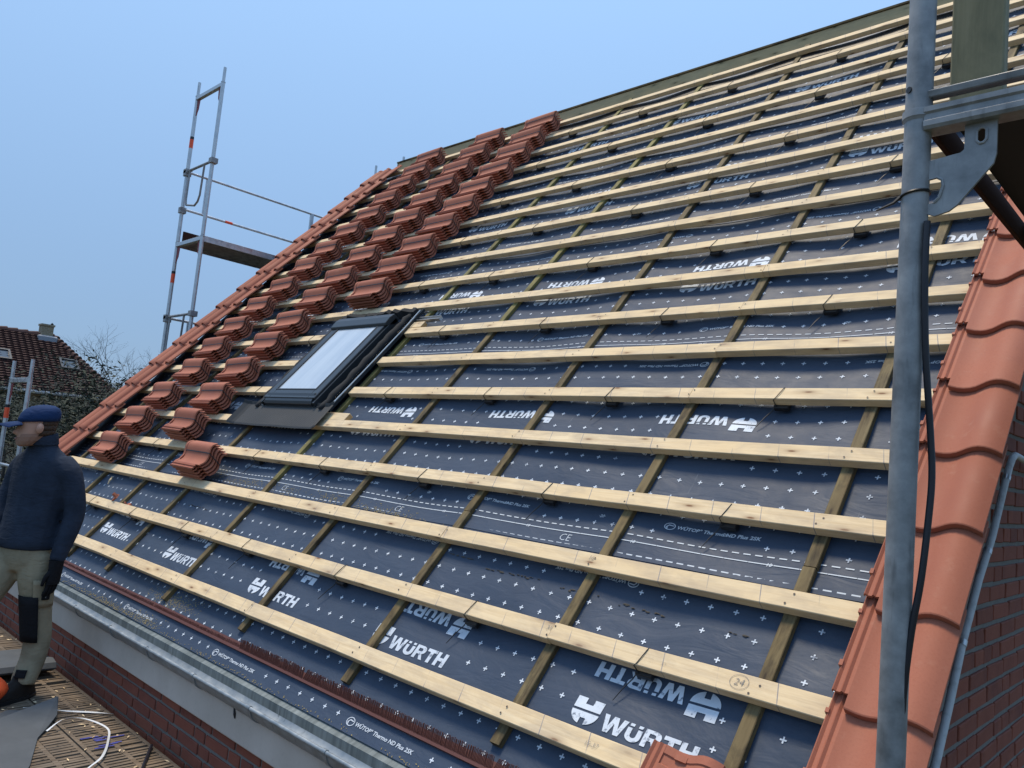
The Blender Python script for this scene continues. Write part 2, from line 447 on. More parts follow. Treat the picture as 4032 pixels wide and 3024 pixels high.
cev, cef = text2mesh('CE', .055, -.0008, 0, 1.0)
t10v, t10f = text2mesh('10', .022, .0004, .1, 1.1)
t20v, t20f = text2mesh('\u00b720\u00b7', .022, .0004, .1, 1.1)
big = MB(); small = MB()
def stamp(dst, vs, fs, X, Y, flip=False, lift=.0022):
    s = -1 if flip else 1
    out = []
    for a, b in vs:
        x = X + s * a; y = Y + s * b
        out.append((x, y, hm(x, y) + lift))
    dst.add(out, fs)
def inroof(X, Y): return -8.2 < X < -.16 and -.60 < Y < 6.05
PER = 1.19
BANDS = [(-.300, -1.155, 0), (1.045, -1.52, 1), (2.39, -1.93, 2), (3.745, -1.30, 3), (5.10, -2.10, 4)]   # baseline Y of upright words, left X of one of them
occ = []
def word(X, Y, flip):
    """X left end, Y bottom edge of the emblem"""
    if not inroof(X, Y) or not inroof(X + .5, Y + .1): return
    if not flip:
        stamp(big, ev, ef, X + .0575, Y + .049); stamp(big, wv, wf, X + .135, Y + .004)
    else:
        stamp(big, ev, ef, X + .5 - .0575, Y + .049, True); stamp(big, wv, wf, X + .5 - .135, Y + .094, True)
    occ.append((X - .02, X + .52, Y - .03, Y + .13))
def small_text(X, Y, flip):
    w = TWID + .07
    if not inroof(X, Y) or not inroof(X + w, Y): return
    if not flip:
        stamp(small, iv, if_, X + .026, Y + .008); stamp(small, iv2, if2, X + .026, Y + .008); stamp(small, tv, tf, X + .06, Y)
    else:
        stamp(small, iv, if_, X + w - .026, Y + .008, True); stamp(small, iv2, if2, X + w - .026, Y + .008, True); stamp(small, tv, tf, X + w - .06, Y + .016, True)
    occ.append((X - .03, X + w + .02, Y - .04, Y + .05))
for yb, xl, k in BANDS:
    for q in range(-8, 4):
        X = xl + q * PER
        dy = (.07 if k == 0 else 0) * (max(0, -X - 1.6) / 4.5)
        word(X, yb + .06 * (k == 0) + dy * .9, False)
        word(X + .01, yb + (.185 if k else .215) + dy * .9, True)
        sx = {0: -1.19, 1: -1.61, 2: -1.66, 3: -1.9, 4: -1.4}[k]
        small_text(sx + q * 1.2, yb + .955, False)
        small_text({0: -1.6, 1: -1.86, 2: -1.35, 3: -2.95, 4: -2.2}[k] + q * 1.2, yb + .65, True)
for q in range(-6, 2): small_text(-2.14 + q * 1.215, -.575, False)
# lap lines
def strip(X0, X1, Y, w, gaps=0.0):
    if gaps:
        X = X0
        while X < X1:
            stamp(small, [(0, -w), (.030, -w), (.030, w), (0, w)], [(0, 1, 2, 3)], X, Y); X += .048
    else:
        X = X0
        while X < X1:
            stamp(small, [(0, -w), (.098, -w), (.098, w), (0, w)], [(0, 1, 2, 3)], X, Y); X += .1 if rnd() > .06 else .106
for k in range(5):
    yb = BANDS[k][0]
    for X in [-.6 - 1.2 * q for q in range(7)]:
        pass
    strip(-8.1, -.18, yb + .885, .0028, 1); strip(-8.1, -.18, yb + .850, .0023); strip(-8.1, -.18, yb + .782, .0028, 1)
    for q in range(13):
        X = -.95 - q * .6 + .1 * k
        if q % 2: stamp(small, cev, cef, X - .12, yb + .798)
        stamp(small, t10v, t10f, X + .25, yb + .842); stamp(small, t20v, t20f, X + .02, yb + .955)
# crosses on a 10 cm grid
_a, _b = .0108, .0027
CRv = [(-_a, -_b), (-_b, -_b), (-_b, -_a), (_b, -_a), (_b, -_b), (_a, -_b), (_a, _b), (_b, _b), (_b, _a), (-_b, _a), (-_b, _b), (-_a, _b)]
CRf = [(0, 1, 10, 11), (1, 2, 3, 4), (1, 4, 7, 10), (4, 5, 6, 7), (10, 7, 8, 9)]
gx = -.12
while gx > -8.15:
    for j in range(-6, 61):
        Y = .0315 + j * .0985; X = gx + .004 * math.sin(j * 1.3) - (.006 * j if j < 0 else 0)
        if not inroof(X, Y): continue
        if any(a < X < b and c < Y < d for a, b, c, d in occ): continue
        kk = False
        for yb, _, _k in BANDS:
            if yb + .765 < Y < yb + .905: kk = True
        if kk: continue
        stamp(big if X > -3 else big, CRv, CRf, X, Y)
    gx -= .1012
ob('printed_lettering', big.mesh('printed_lettering', M_print, fixn=False), roof, ROOF)
ob('printed_small_text', small.mesh('printed_small_text', M_print_small, fixn=False), roof, ROOF)
# lap edges of the sheets
for k in range(5):
    yb = BANDS[k][0]; e = MB(); n = 160
    for i in range(n + 1):
        X = -8.3 + 8.15 * i / n; Y = yb + .765 + .004 * math.sin(X * 2)
        e.v += [(X, Y, hm(X, Y) + .0005), (X, Y, hm(X, Y) + .003), (X, Y + .05, hm(X, Y + .05) + .0012)]
    for i in range(n):
        a = i * 3; e.f += [(a, a + 3, a + 4, a + 1), (a + 1, a + 4, a + 5, a + 2)]; e.mi += [0, 0]
    ob('sheet_lap', e.mesh('sheet_lap', M_memb, fixn=False), roof, ROOF)

# --- counter battens and battens
def timber(L, w, h, m, me_name, waney=.0):
    """bar from x=0..L, y=0..w, z=-h..0"""
    b = MB(); n = max(2, int(L / .35)); rr = random.Random(me_name)
    R = []
    for i in range(n + 1):
        x = L * i / n; dy = rr.uniform(-1, 1) * waney; dz = rr.uniform(-1, 1) * waney * .4
        c = .0025
        R.append([(x, 0 + dy, -h), (x, 0 + dy, -c + dz), (x, c + dy, dz), (x, w - c + dy, dz), (x, w + dy, -c + dz), (x, w + dy, -h)])
    b.rings(R)
    return b.mesh(me_name, m)
for k, X in enumerate(CB[:-1]):
    m_ = M_counter
    segs = [(-.42, 2.1), (2.103, 4.0), (4.003, 6.1)] if k % 2 else [(-.44, .55), (.553, 3.2), (3.203, 6.1)]
    for s0, s1 in segs:
        me = timber(s1 - s0, .047, .026, M_counter_green if (k in (3, 4) and s0 > 0) else m_, 'counter_%d_%.1f' % (k, s0), .0025)
        lc = T(X + .0235, s0, -.038) @ RZ(math.pi / 2)
        ob('counter_batten', me, roof, ROOF @ lc)
JO = {0: [-3.26], 1: [-.95 - .42, -4.2], 2: [-2.29, -5.98], 3: [-3.26], 4: [-5.2, -2.29], 5: [-1.37], 6: [-1.37, -5.98], 7: [-1.37], 8: [-1.37, -6.86], 9: [-3.26], 10: [-2.29],
      11: [-4.2], 12: [-2.29], 13: [-1.37], 14: [-1.37], 15: [-1.37, -5.2], 16: [-1.37], 17: [-3.26], 18: [-4.2]}
for i in range(NB):
    spans = [(-8.22, -.14)]
    if i in (5, 6, 7): spans = [(-8.22, -5.37), (-4.20, -.14)]
    for a, b in spans:
        cuts = [a] + sorted(x for x in JO[i] if a + .3 < x < b - .3) + [b]
        for c0, c1 in zip(cuts, cuts[1:]):
            me = timber(c1 - c0 - .002, .073, .038, M_batten, 'batten_%d_%.2f' % (i, c0), .0019)
            ob('batten', me, roof, ROOF @ T(c0, by(i) + ru(-.002, .002), ru(-.0008, .0008)))
# nail heads at the crossings of the near battens
nm = MB()
for i in range(0, 12):
    for X in CB[:8]:
        for dx, dy in ((-.010, .018), (.008, .052)):
            x = X + dx + ru(-.006, .006); y = by(i) + dy + ru(-.006, .006)
            if i in (5, 6, 7) and -5.4 < x < -4.17: continue
            nm.add([(x + .0042 * math.cos(q), y + .0042 * math.sin(q), .0026) for q in [j * math.pi / 3 for j in range(6)]], [(0, 1, 2, 3, 4, 5)])
ob('nail_heads', nm.mesh('nail_heads', mat('nail_steel', (.06, .04, .03), .6), fixn=False), roof, ROOF)['kind'] = 'stuff'

# pencilled numbers and stamps on the battens
M_pencil = mat('pencil_mark', (.20, .19, .18), .7)
def mark(txt, X, Y, size, rot=0.0, ring=0.0, th=-.0004):
    vs_, fs_ = text2mesh(txt, size, th, .2, 1.0); c = MB()
    mx = (max(v[0] for v in vs_) + min(v[0] for v in vs_)) / 2; my = (max(v[1] for v in vs_) + min(v[1] for v in vs_)) / 2
    c.add([(x - mx, y - my, 0) for x, y in vs_], fs_)
    if ring:
        n = 28; o = len(c.v); c.v += [(ring * 1.25 * math.cos(2 * math.pi * j / n), ring * math.sin(2 * math.pi * j / n), 0) for j in range(n)] + [((ring - .0012) * 1.25 * math.cos(2 * math.pi * j / n), (ring - .0012) * math.sin(2 * math.pi * j / n), 0) for j in range(n)]
        for j in range(n): c.f.append((o + j, o + (j + 1) % n, o + n + (j + 1) % n, o + n + j)); c.mi.append(0)
    ob('pencil_mark', c.mesh('pencil_mark', M_pencil, fixn=False), roof, ROOF @ T(X, Y, .0032) @ RZ(rot))
mark('24', -.584, .042, .034, .05, .026); mark('16', -1.378, .393, .030, .05); mark('31', -1.385, .044, .028, .1); mark('15-37', -.97, -.311, .024, .02)
for X, Y, rt in ((-.934, .030, math.pi), (-3.80, 1.085, 0), (-6.0, .39, 0)):
    mark('TR INSTA C18', X, Y + .008, .011, rt); mark('DRY GRADED', X, Y - .006, .011, rt); mark('CE', X + .075, Y, .016, rt)
# cable ties and the black blocks they hold under every second batten
def tie_mesh():
    b = MB(); w, h = .073, .038
    lp = [(0, -.003, -h - .004), (0, -.0035, -.004), (.012, .006, .0028), (.022, w * .5, .004), (.030, w - .006, .0028), (.030, w + .003, -.004), (.02, w + .003, -h - .004)]
    b.tube(lp, .0019, 6)
    b.tube([(0, -.003, -h - .004), (-.012, -.03, -h - .012), (-.035, -.075, -h - .014), (-.055, -.125, -h - .018)], [.002, .0026, .0024, .0016], 6)
    b.box(-.006, .006, -.012, -.001, -h - .010, -h + .002)
    return b.mesh('cable_tie', M_black, SM)
def block_mesh():
    b = MB(); h = .038
    b.box(-.008, .060, -.016, .062, -h - .026, -h - .001)
    return b.mesh('spacer_block', M_black, False, .003)
TM, BM = tie_mesh(), block_mesh()
for i in range(1, 19, 2):
    for X in (-.95, -1.85, -2.81, -3.79, -4.66, -5.55, -6.39, -7.25):
        if i in (5, 7) and -5.4 < X < -4.2: continue
        x = X + ru(-.03, .03)
        ob('cable_tie', TM, roof, ROOF @ T(x, by(i), 0) @ Matrix.Diagonal((ru(.8, 1.2), 1, 1, 1)))
        ob('spacer_block', BM, roof, ROOF @ T(x, by(i) + ru(-.004, .004), 0))
# ventilation strip and grey membrane edge under the ridge
def band(name, Ya, Yb, lift, m):
    c = MB(); n = 120
    for i in range(n + 1):
        X = -8.1 + 7.95 * i / n; c.v += [(X, Ya + (.004 if i % 2 else 0), hm(X, Ya) + lift), (X, Yb, hm(X, Yb) + lift + .004)]
    for i in range(n): c.f.append((2 * i, 2 * i + 2, 2 * i + 3, 2 * i + 1)); c.mi.append(0)
    ob(name, c.mesh(name, m, fixn=False), roof, ROOF)
band('grey_sheet_edge', 5.665, 5.775, .004, mat('grey_sheet', (.13, .15, .18), .45)); band('vent_strip', 5.765, 5.90, .012, M_black)
# ridge board
rb = MB(); p0 = RW(0, 6.17, -.03)
rb.box(-8.25, -.1, 4.055, 4.10, 4.45, 4.707)
ob('ridge_board', rb.mesh('ridge_board', M_ridge, False, .003), roof)
rb = MB(); rb.box(-8.25, -.1, 4.045, 4.11, 4.7095, 4.730)
ob('ridge_cap_strip', rb.mesh('ridge_cap', M_counter, False, .002), roof)

# --- clay tiles
PROF = [(0, .012), (.006, .019), (.013, .011), (.024, .011), (.030, .019), (.037, .011), (.048, .013), (.060, .010), (.078, .003), (.100, .000), (.120, .003), (.140, .011), (.158, .023),
        (.175, .035), (.192, .0445), (.210, .0495), (.228, .048), (.246, .041), (.262, .030), (.280, .014)]
VERGE_PROF = [(u, h if u < .05 else h * .84) for u, h in PROF]
PROF = PROF[:12] + [(.156, .022), (.171, .033), (.186, .042), (.201, .0470), (.214, .0475), (.227, .044), (.239, .038), (.250, .031)]
TL, TWd, TT = .42, .28, .0130
def tile_mesh(name='roof_tile', prof=PROF, mirror=False):
    b = MB(); n = len(prof)
    vsec = [0, .004, .045, TL - .062, TL - .058, TL - .03, TL - .026, TL]
    def top(u, h, v):
        d = 0.0
        if v >= TL - .0585 and v < TL - .03 + .0001: d = -.006
        elif v > TL - .03: d = -.001
        if v < .001: d = -.003
        return h + d
    def row(v, i0):
        r = []
        for (u, h) in prof[i0:]: r.append((u, v, top(u, h, v)))
        for (u, h) in reversed(prof[i0:]):
            r.append((u, v, h - TT - (.004 if u > .25 else 0))) 
        return r
    NF = 6                                   # flange points (ribs) start higher up
    if n == len(PROF):
        b.rings([row(v, NF) for v in vsec])
        fl = []
        for v in (.048, .06, TL - .03, TL - .001):
            r = [(u, v, h) for u, h in prof[:NF + 1]] + [(u, v, h - .010) for u, h in reversed(prof[:NF + 1])]
            fl.append(r)
        b.rings(fl)
    else:
        b.rings([row(v, 0) for v in vsec])
    # head nib
    b.box(.085, .125, TL - .03, TL - .012, -TT - .012, .006)
    me = b.mesh(name, M_clay, math.radians(38))
    return me
TILE = tile_mesh()
DPROF = [(-.002, -.055), (.0, .020), (.012, .036), (.030, .047), (.050, .050), (.075, .046), (.098, .034), (.112, .014), (.124, .006), (.140, .003), (.160, .003), (.178, .012), (.196, .032), (.214, .048), (.234, .054), (.254, .048), (.272, .034), (.286, .014)]
DTILE = tile_mesh('double_roll_verge_tile', DPROF)
VTILE = None
def verge_tile_mesh():
    b = MB(); prof = VERGE_PROF[6:]
    R = []
    for v in [0, .004, .005, .2, TL - .03, TL]:
        d = -.003 if v < .001 else 0; ex = .009 if v < .0045 else 0
        top = [(u, v, h + d) for u, h in prof]; bot = [(u - (.004 if u > .27 else 0), v, h - TT - ex - (.010 if u > .27 else 0)) for u, h in reversed(prof)]
        R.append(top + bot)
    b.rings(R)
    fl = []
    for v in (.048, .06, TL - .03, TL - .001):
        fl.append([(u, v, h) for u, h in VERGE_PROF[:7]] + [(u, v, h - .010) for u, h in reversed(VERGE_PROF[:7])])
    b.rings(fl)
    # little bosses on the side lock
    b.box(-.003, .008, .13, .15, .004, .022); b.box(-.003, .008, .33, .345, .004, .022)
    return b.mesh('verge_tile', M_clay, math.radians(38))
VTILE = verge_tile_mesh()
TILT = math.atan2(.030, TL)
def laid(me, X, k, name, jx=0):
    Y = .022 + S * k
    M = ROOF @ T(X + ru(-.0015, .0015) + jx, Y + ru(-.002, .002), .016 + .030) @ RX(-TILT) @ RZ(ru(-.003, .003))
    return ob(name, me, roof, M)
for k in range(-2, 17): laid(VTILE, -.288, k, 'verge_tile')
for k in range(-2, 16):
    laid(DTILE, -8.40, k, 'verge_tile'); laid(TILE, -8.125, k, 'roof_tile')
laid(DTILE, -8.40, 16, 'verge_tile'); laid(TILE, -8.125, 16, 'roof_tile')

# --- eave: comb, zinc strip, gutter, cornice, walls
cb = MB()
cb.box(-8.25, -.12, -.515, -.500, -.066, -.046); cb.box(-8.25, -.12, -.500, -.470, -.066, -.060)
x = -8.24
rr = random.Random(11)
lean = 0
while x < -.13:
    lean += rr.uniform(-.0012, .0012); lean *= .95
    y2 = -.464 + rr.uniform(-.003, .003); z2 = -.024 + rr.uniform(-.002, .002)
    if x < -3.15: y2 -= .022; z2 -= .018
    if rr.random() < .012: lean += rr.choice((-.02, .02))
    xx = x + lean
    cb.add([(x, -.508, -.048), (x + .0026, -.508, -.048), (xx + .0020, y2, z2), (xx, y2, z2), (x, -.505, -.050), (x + .0026, -.505, -.050), (xx + .0020, y2 + .002, z2 - .002), (xx, y2 + .002, z2 - .002)],
           [(0, 1, 2, 3), (7, 6, 5, 4), (0, 3, 7, 4), (1, 5, 6, 2), (3, 2, 6, 7)])
    x += .0064
ob('eave_comb', cb.mesh('eave_comb', M_comb, fixn=False), house, ROOF)
E0 = RW(0, -.617, -.068)
zs = MB(); sy = E0.y - .024
zs.add([(-8.32, E0.y + .03, E0.z + .014), (-.1, E0.y + .03, E0.z + .014), (-.1, E0.y - .006, E0.z - .006), (-8.32, E0.y - .006, E0.z - .006), (-8.32, sy, E0.z - .014), (-.1, sy, E0.z - .014), (-.1, sy - .003, E0.z - .070), (-8.32, sy - .003, E0.z - .070)], [(0, 1, 2, 3), (3, 2, 5, 4), (4, 5, 6, 7)])
flash = ob('eave_flashing', zs.mesh('eave_flashing', M_zinc_strip), house)
zs = MB(); zs.add([(-8.32, sy - .0035, E0.z - .070), (-.1, sy - .0035, E0.z - .070), (-.1, sy - .014, E0.z - .076), (-8.32, sy - .014, E0.z - .076)], [(0, 1, 2, 3)])
ob('drip_flange', zs.mesh('drip_flange', M_zinc), flash)
for X in (-6.6, -4.75, -3.72, -2.58, -1.6): 
    zs = MB(); zs.add([(X, sy - .004, E0.z - .012), (X + .004, sy - .004, E0.z - .012), (X + .010, sy - .0065, E0.z - .069), (X + .004, sy - .0065, E0.z - .069)], [(0, 1, 2, 3)]); ob('solder_seam', zs.mesh('solder_seam', M_zinc), flash)
gy, gz, gr = E0.y - .080, E0.z - .018, .068
gt = MB()
out = [(gy - gr * math.cos(a), gz - gr * math.sin(a)) for a in [math.pi * j / 14 for j in range(15)]]
inn = [(gy - (gr - .003) * math.cos(a), gz - (gr - .003) * math.sin(a)) for a in [math.pi * j / 14 for j in range(15)]]
gt.sweep(out + inn[::-1], -8.42, -.03, 0)
gutter = ob('gutter', gt.mesh('gutter', M_zinc, SM), house)
gt = MB(); gt.tube([(-8.42, gy - gr - .004, gz + .002), (-.03, gy - gr - .004, gz + .002)], .0095, 12)
ob('bead', gt.mesh('gutter_bead', M_zinc, SM), gutter)
gt = MB(); gt.box(-8.42, -.03, gy + gr - .001, gy + gr + .006, gz - .006, gz - .001)
ob('back_edge', gt.mesh('gutter_back', M_zinc), gutter)
br = MB()
o1 = [(gy - (gr + .005) * math.cos(a), gz - (gr + .005) * math.sin(a)) for a in [math.pi * j / 14 for j in range(15)]]
br.sweep(o1 + out[::-1], -.012, .012, 0); br.tube([(-.013, gy - gr - .004, gz + .003), (.013, gy - gr - .004, gz + .003)], .012, 10)
BR = br.mesh('gutter_bracket', M_zinc, SM)
for X in (-7.9, -7.3, -6.7, -6.1, -5.5, -4.91, -4.30, -3.76, -3.18, -2.62, -2.02, -1.45, -.9, -.35): ob('bracket', BR, gutter, T(X, 0, 0))
gt = MB(); gt.box(-2.60, -2.585, gy - gr - .007, gy + gr, gz - gr - .004, gz - gr + .02)
# cornice
WALL_Y = -.405
co = MB(); cy0 = -.440
co.sweep([(cy0, -.606), (cy0, -.742), (cy0 + .004, -.748), (-.30, -.748), (-.30, -.606)], -8.30, -.15, 0)
cornice = ob('cornice', co.mesh('cornice', M_plaster), house)
sc = MB(); sc.tube([(-2.86, cy0 - .001, -.600), (-2.845, cy0 - .004, -.625), (-2.84, cy0 - .003, -.645)], [.004, .007, .003], 6)
ob('bolt', sc.mesh('cornice_bolt', M_black), cornice)
# walls with bricks
wl_ = MB(); wl_.box(-8.28, -.11, WALL_Y + .008, 0, -4.2, -.7485)
wall = ob('eave_wall', wl_.mesh('eave_wall', M_mortar), house)
def brick_meshes(pref, L):
    out = []
    for q in range(4):
        b = MB(); r_ = random.Random(q + int(L * 1000)); j = lambda: r_.uniform(-.0022, .0022)
        l, h, d = L, .0525, .05
        vs_ = [(j(), j() * .8, j()), (l + j(), j() * .8, j()), (l + j(), d, 0), (j(), d, 0), (j(), j() * .8, h + j()), (l + j(), j() * .8, h + j()), (l + j(), d, h), (j(), d, h)]
        b.add(vs_, [(0, 3, 2, 1), (4, 5, 6, 7), (0, 1, 5, 4), (1, 2, 6, 5), (2, 3, 7, 6), (3, 0, 4, 7)])
        out.append(b.mesh('brick_%d' % q, M_brick, False, .003))
    return out
STR, HDR = brick_meshes('s', .2255), brick_meshes('h', .1055)
COURSE = .0667
def course(i):
    """alternating runs of stretchers and headers"""
    rr = random.Random(i * 13 + 5); x = -rr.choice([0, .06, .12, .18])
    while True:
        if rr.random() < .62 or i % 2 == 0 and rr.random() < .5: yield x, .228, rr.choice(STR); x += .240
        else: yield x, .108, rr.choice(HDR); x += .120
for i in range(6):
    z = -.748 - .0605 - i * COURSE
    for x, l, me in course(i):
        X = -.12 - x - l
        if X < -8.2: break
        if X > -1.2: continue
        ob('brick', me, wall, T(X, WALL_Y, z))
# gable wall
GX = -.085
gw = MB(); gz0 = -4.2
def under(y): return (y * ST / CT) - .18 / CT      # height of the roof underside at y on the slope
ys = [WALL_Y + .008, RIDGE_Y, 2 * RIDGE_Y - WALL_Y]
gw.sweep([(ys[0], gz0), (ys[2], gz0), (ys[2], under(ys[0]) + .05), (ys[1], under(ys[1]) + .05), (ys[0], under(ys[0]) + .05)], GX - .2, GX - .008, 0)
gable = ob('gable_wall', gw.mesh('gable_wall', M_mortar), house)
for i in range(26):
    z = -.66 + i * .0700
    for x, l, me in course(i + 40):
        y = WALL_Y + x
        if y > 3.0: break
        if y < WALL_Y or z > under(y + .02) + .03 or y > 2.9: continue
        M = T(GX, y, z) @ RZ(math.pi / 2)
        ob('brick', me, gable, M)
far = MB()
far.sweep([(ys[0], gz0), (ys[2], gz0), (ys[2], under(ys[0]) + .05), (ys[1], under(ys[1]) + .05), (ys[0], under(ys[0]) + .05)], -8.28, -8.1, 0)
ob('far_gable_wall', far.mesh('far_gable', M_brick), house)
# conduit on the gable, parallel to the verge, with its bend
cp = MB(); px_ = -.045
PP = [(-.20, -.47), (.143, -.079), (.272, .083), (.385, .238), (.560, .425), (.720, .560), (.880, .745), (.945, .812), (.985, .842), (1.03, .858), (1.08, .856), (1.5, .83)]
pts = [(px_, y, z) for y, z in PP]
def rl(y):
    for (a, za), (c, zc) in zip(PP, PP[1:]):
        if a <= y <= c: return za + (zc - za) * (y - a) / (c - a)
cp.tube(pts, .0125, 12)
M_pipe = mat('pale_grey_pipe', (.42, .44, .45), .5)
t = NT(M_pipe); n_ = t.noise(t.co((1, 1, 1), False), 25, 5, .65)
t.color(t.mix(t.ramp(n_, [(.5, g(0)), (.75, g(.7))]), (.44, .46, .47), (.22, .23, .22)))
pipe = ob('conduit_pipe', cp.mesh('conduit', M_pipe, SM), house)
for y in (.12, .385, .66, .90):
    c = MB(); d = Vector((0, CT, ST)); p = Vector((px_, y, rl(y)))
    c.tube([p - d * .010, p + d * .010], .0142, 12)
    ob('pipe_clip', c.mesh('pipe_clip', M_galv, SM), pipe)

# ------------------------------------------------------------------ roof window (part of the house)
FX0, FX1, FY0, FY1 = -5.13, -4.39, 1.205, 2.20
sk = MB()
def frame(b, x0, x1, y0, y1, z0, z1, wl, wr, wb, wt, mi=0):
    b.box(x0, x0 + wl, y0, y1, z0, z1, mi); b.box(x1 - wr, x1, y0, y1, z0, z1, mi)
    b.box(x0 + wl, x1 - wr, y0, y0 + wb, z0, z1, mi); b.box(x0 + wl, x1 - wr, y1 - wt, y1, z0, z1, mi)
frame(sk, FX0, FX1, FY0, FY1, -.06, .058, .05, .05, .05, .05)
skylight = ob('roof_window', sk.mesh('window_frame', M_alu, False, .003), house, ROOF)
tag(skylight, label='anthracite roof window with painted pale sky reflection in its glass and pleated apron below')
b = MB(); frame(b, FX0 + .006, FX1 - .006, FY0 + .03, FY1 - .03, .0595, .082, .088, .088, .10, .08)
ob('sash', b.mesh('sash', M_alu, False, .004), skylight, ROOF)
b = MB(); frame(b, FX0 + .080, FX1 - .080, FY0 + .118, FY1 - .10, .078, .0855, .016, .016, .014, .014)
ob('glazing_bead', b.mesh('glazing_bead', M_black, False, .002), skylight, ROOF)
M_glass = mat('painted_sky_glass', (.30, .34, .38), .06, 0, .9)
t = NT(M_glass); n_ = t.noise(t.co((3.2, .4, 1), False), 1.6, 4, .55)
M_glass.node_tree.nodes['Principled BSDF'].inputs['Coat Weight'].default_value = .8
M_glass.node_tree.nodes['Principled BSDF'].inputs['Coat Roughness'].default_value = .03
t.color(t.mix(t.ramp(n_, [(.35, g(0)), (.7, g(1))]), (.36, .41, .47), (.58, .62, .65)))  # pale streaky sky reflection painted into the pane's base colour
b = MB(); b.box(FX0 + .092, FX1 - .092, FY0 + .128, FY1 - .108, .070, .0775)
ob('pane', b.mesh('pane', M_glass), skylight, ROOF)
b = MB(); b.sweep([(FY1 - .115, .083), (FY1 - .10, .101), (FY1 - .03, .108), (FY1 + .02, .098), (FY1 + .03, .03), (FY1 - .03, .03)], FX0 - .012, FX1 + .014, 0)
ob('top_hood', b.mesh('top_hood', M_alu, False, .003), skylight, ROOF)
b = MB(); b.sweep([(FY0 - .006, .01), (FY0 - .008, .052), (FY0 + .010, .068), (FY0 + .075, .090), (FY0 + .082, .083), (FY0 + .02, .03)], FX0 + .03, FX1 - .03, 0)
ob('bottom_cover', b.mesh('bottom_cover', M_alu, False, .002), skylight, ROOF)
for x0, x1 in ((FX0 - .012, FX0 + .001), (FX1 - .001, FX1 + .014)):
    b = MB(); b.box(x0, x1, FY0 - .01, FY1 + .01, -.05, .066)
    ob('side_cladding', b.mesh('side_cladding', M_alu, False, .003), skylight, ROOF)
# side gutters with foam strips
for sgn, xa in ((1, FX1 + .015), (-1, FX0 - .013)):
    b = MB(); w = .16 if sgn > 0 else .14
    prof = [(xa, .012), (xa + sgn * w, .004), (xa + sgn * w, .020), (xa + sgn * (w + .006), .020), (xa + sgn * (w + .006), -.004), (xa, -.004)]
    b.sweep(prof, FY0 - .02, FY1 + .17, 1)
    ob('side_flashing', b.mesh('side_flashing', M_alu), skylight, ROOF)
    b = MB(); rr = random.Random(4); R = []
    n = 26
    for i in range(n + 1):
        y = FY0 - .03 + (FY1 + .19 - FY0) * i / n; h = .042 + rr.uniform(-.008, .010); x = xa + sgn * (w * .52 + rr.uniform(-.004, .004))
        R.append([(x - .028, y, .006), (x - .016, y, .006 + h), (x + .016, y, .006 + h * .9), (x + .030, y, .006)])
    b.rings(R)
    ob('foam_strip', b.mesh('foam_strip', M_foam, True), skylight, ROOF)
b = MB(); R = []; rr = random.Random(8)
for i in range(25):
    x = FX0 - .12 + (FX1 + .16 - FX0 + .1) * i / 24; h = .066 + rr.uniform(-.020, .014); y = FY1 + .10 + rr.uniform(-.006, .006)
    R.append([(x, y - .03, .0), (x, y - .01, h), (x, y + .03, h * .95), (x, y + .07, .002)])
b.rings(R)
ob('foam_collar', b.mesh('foam_collar', M_foam, False), skylight, ROOF)
b = MB()   # bare aluminium edge of the right flashing
b.tube([(FX1 + .185, FY0 + .05, .030), (FX1 + .182, FY0 + .4, .026), (FX1 + .186, FY1 - .1, .028), (FX1 + .196, FY1 + .12, .040)], .005, 6)
M_edge = mat('bare_aluminium_edge', (.45, .47, .48), .4, .5)
ob('flashing_edge', b.mesh('flashing_edge', M_edge, SM), skylight, ROOF)
b = MB()   # pleated apron, its fine ribs running up the slope
n = 120; xa0, xa1 = -5.455, -4.145
prow = []
for (y, z) in ((.985, .012), (1.00, .016), (1.10, .020), (1.20, .024), (1.222, .040)):
    prow.append((y, z))
for i in range(n + 1):
    x = xa0 + (xa1 - xa0) * i / n
    amp = .0035 if .09 < i / n < .95 else .010
    for (y, z) in prow:
        zz = z + amp * (i % 2) + .002 * math.sin(i * .12) * (y < 1.01) + (.018 * max(0, (.05 - i / n) / .05)) + (.02 * max(0, (i / n - .96) / .04))
        b.v.append((x + (y - 1.1) * .02, y + .004 * math.sin(i / n * math.pi) * (y < 1.01) * -1 + .003, zz))
k = len(prow)
for i in range(n):
    for j in range(k - 1):
        a = i * k + j; b.f.append((a, a + k, a + k + 1, a + 1)); b.mi.append(0)
apron = ob('pleated_apron', b.mesh('pleated_apron', M_apron, fixn=False), skylight, ROOF)
sol = apron.modifiers.new('thickness', 'SOLIDIFY'); sol.thickness = .002
b = MB(); b.box(FX0 - .05, FX1 + .05, 1.19, 1.206, .005, .030)
ob('frame_bottom_flashing', b.mesh('bottom_flashing', M_alu, False, .002), skylight, ROOF)

# ------------------------------------------------------------------ loose things on the roof
def roof_thing(name, X, Y, N, rot, label, cat, group=None):
    o = bpy.data.objects.new(name, None); col.objects.link(o); o.empty_display_size = .1
    place(o, None, ROOF @ T(X, Y, N) @ rot); return tag(o, label, cat, group)
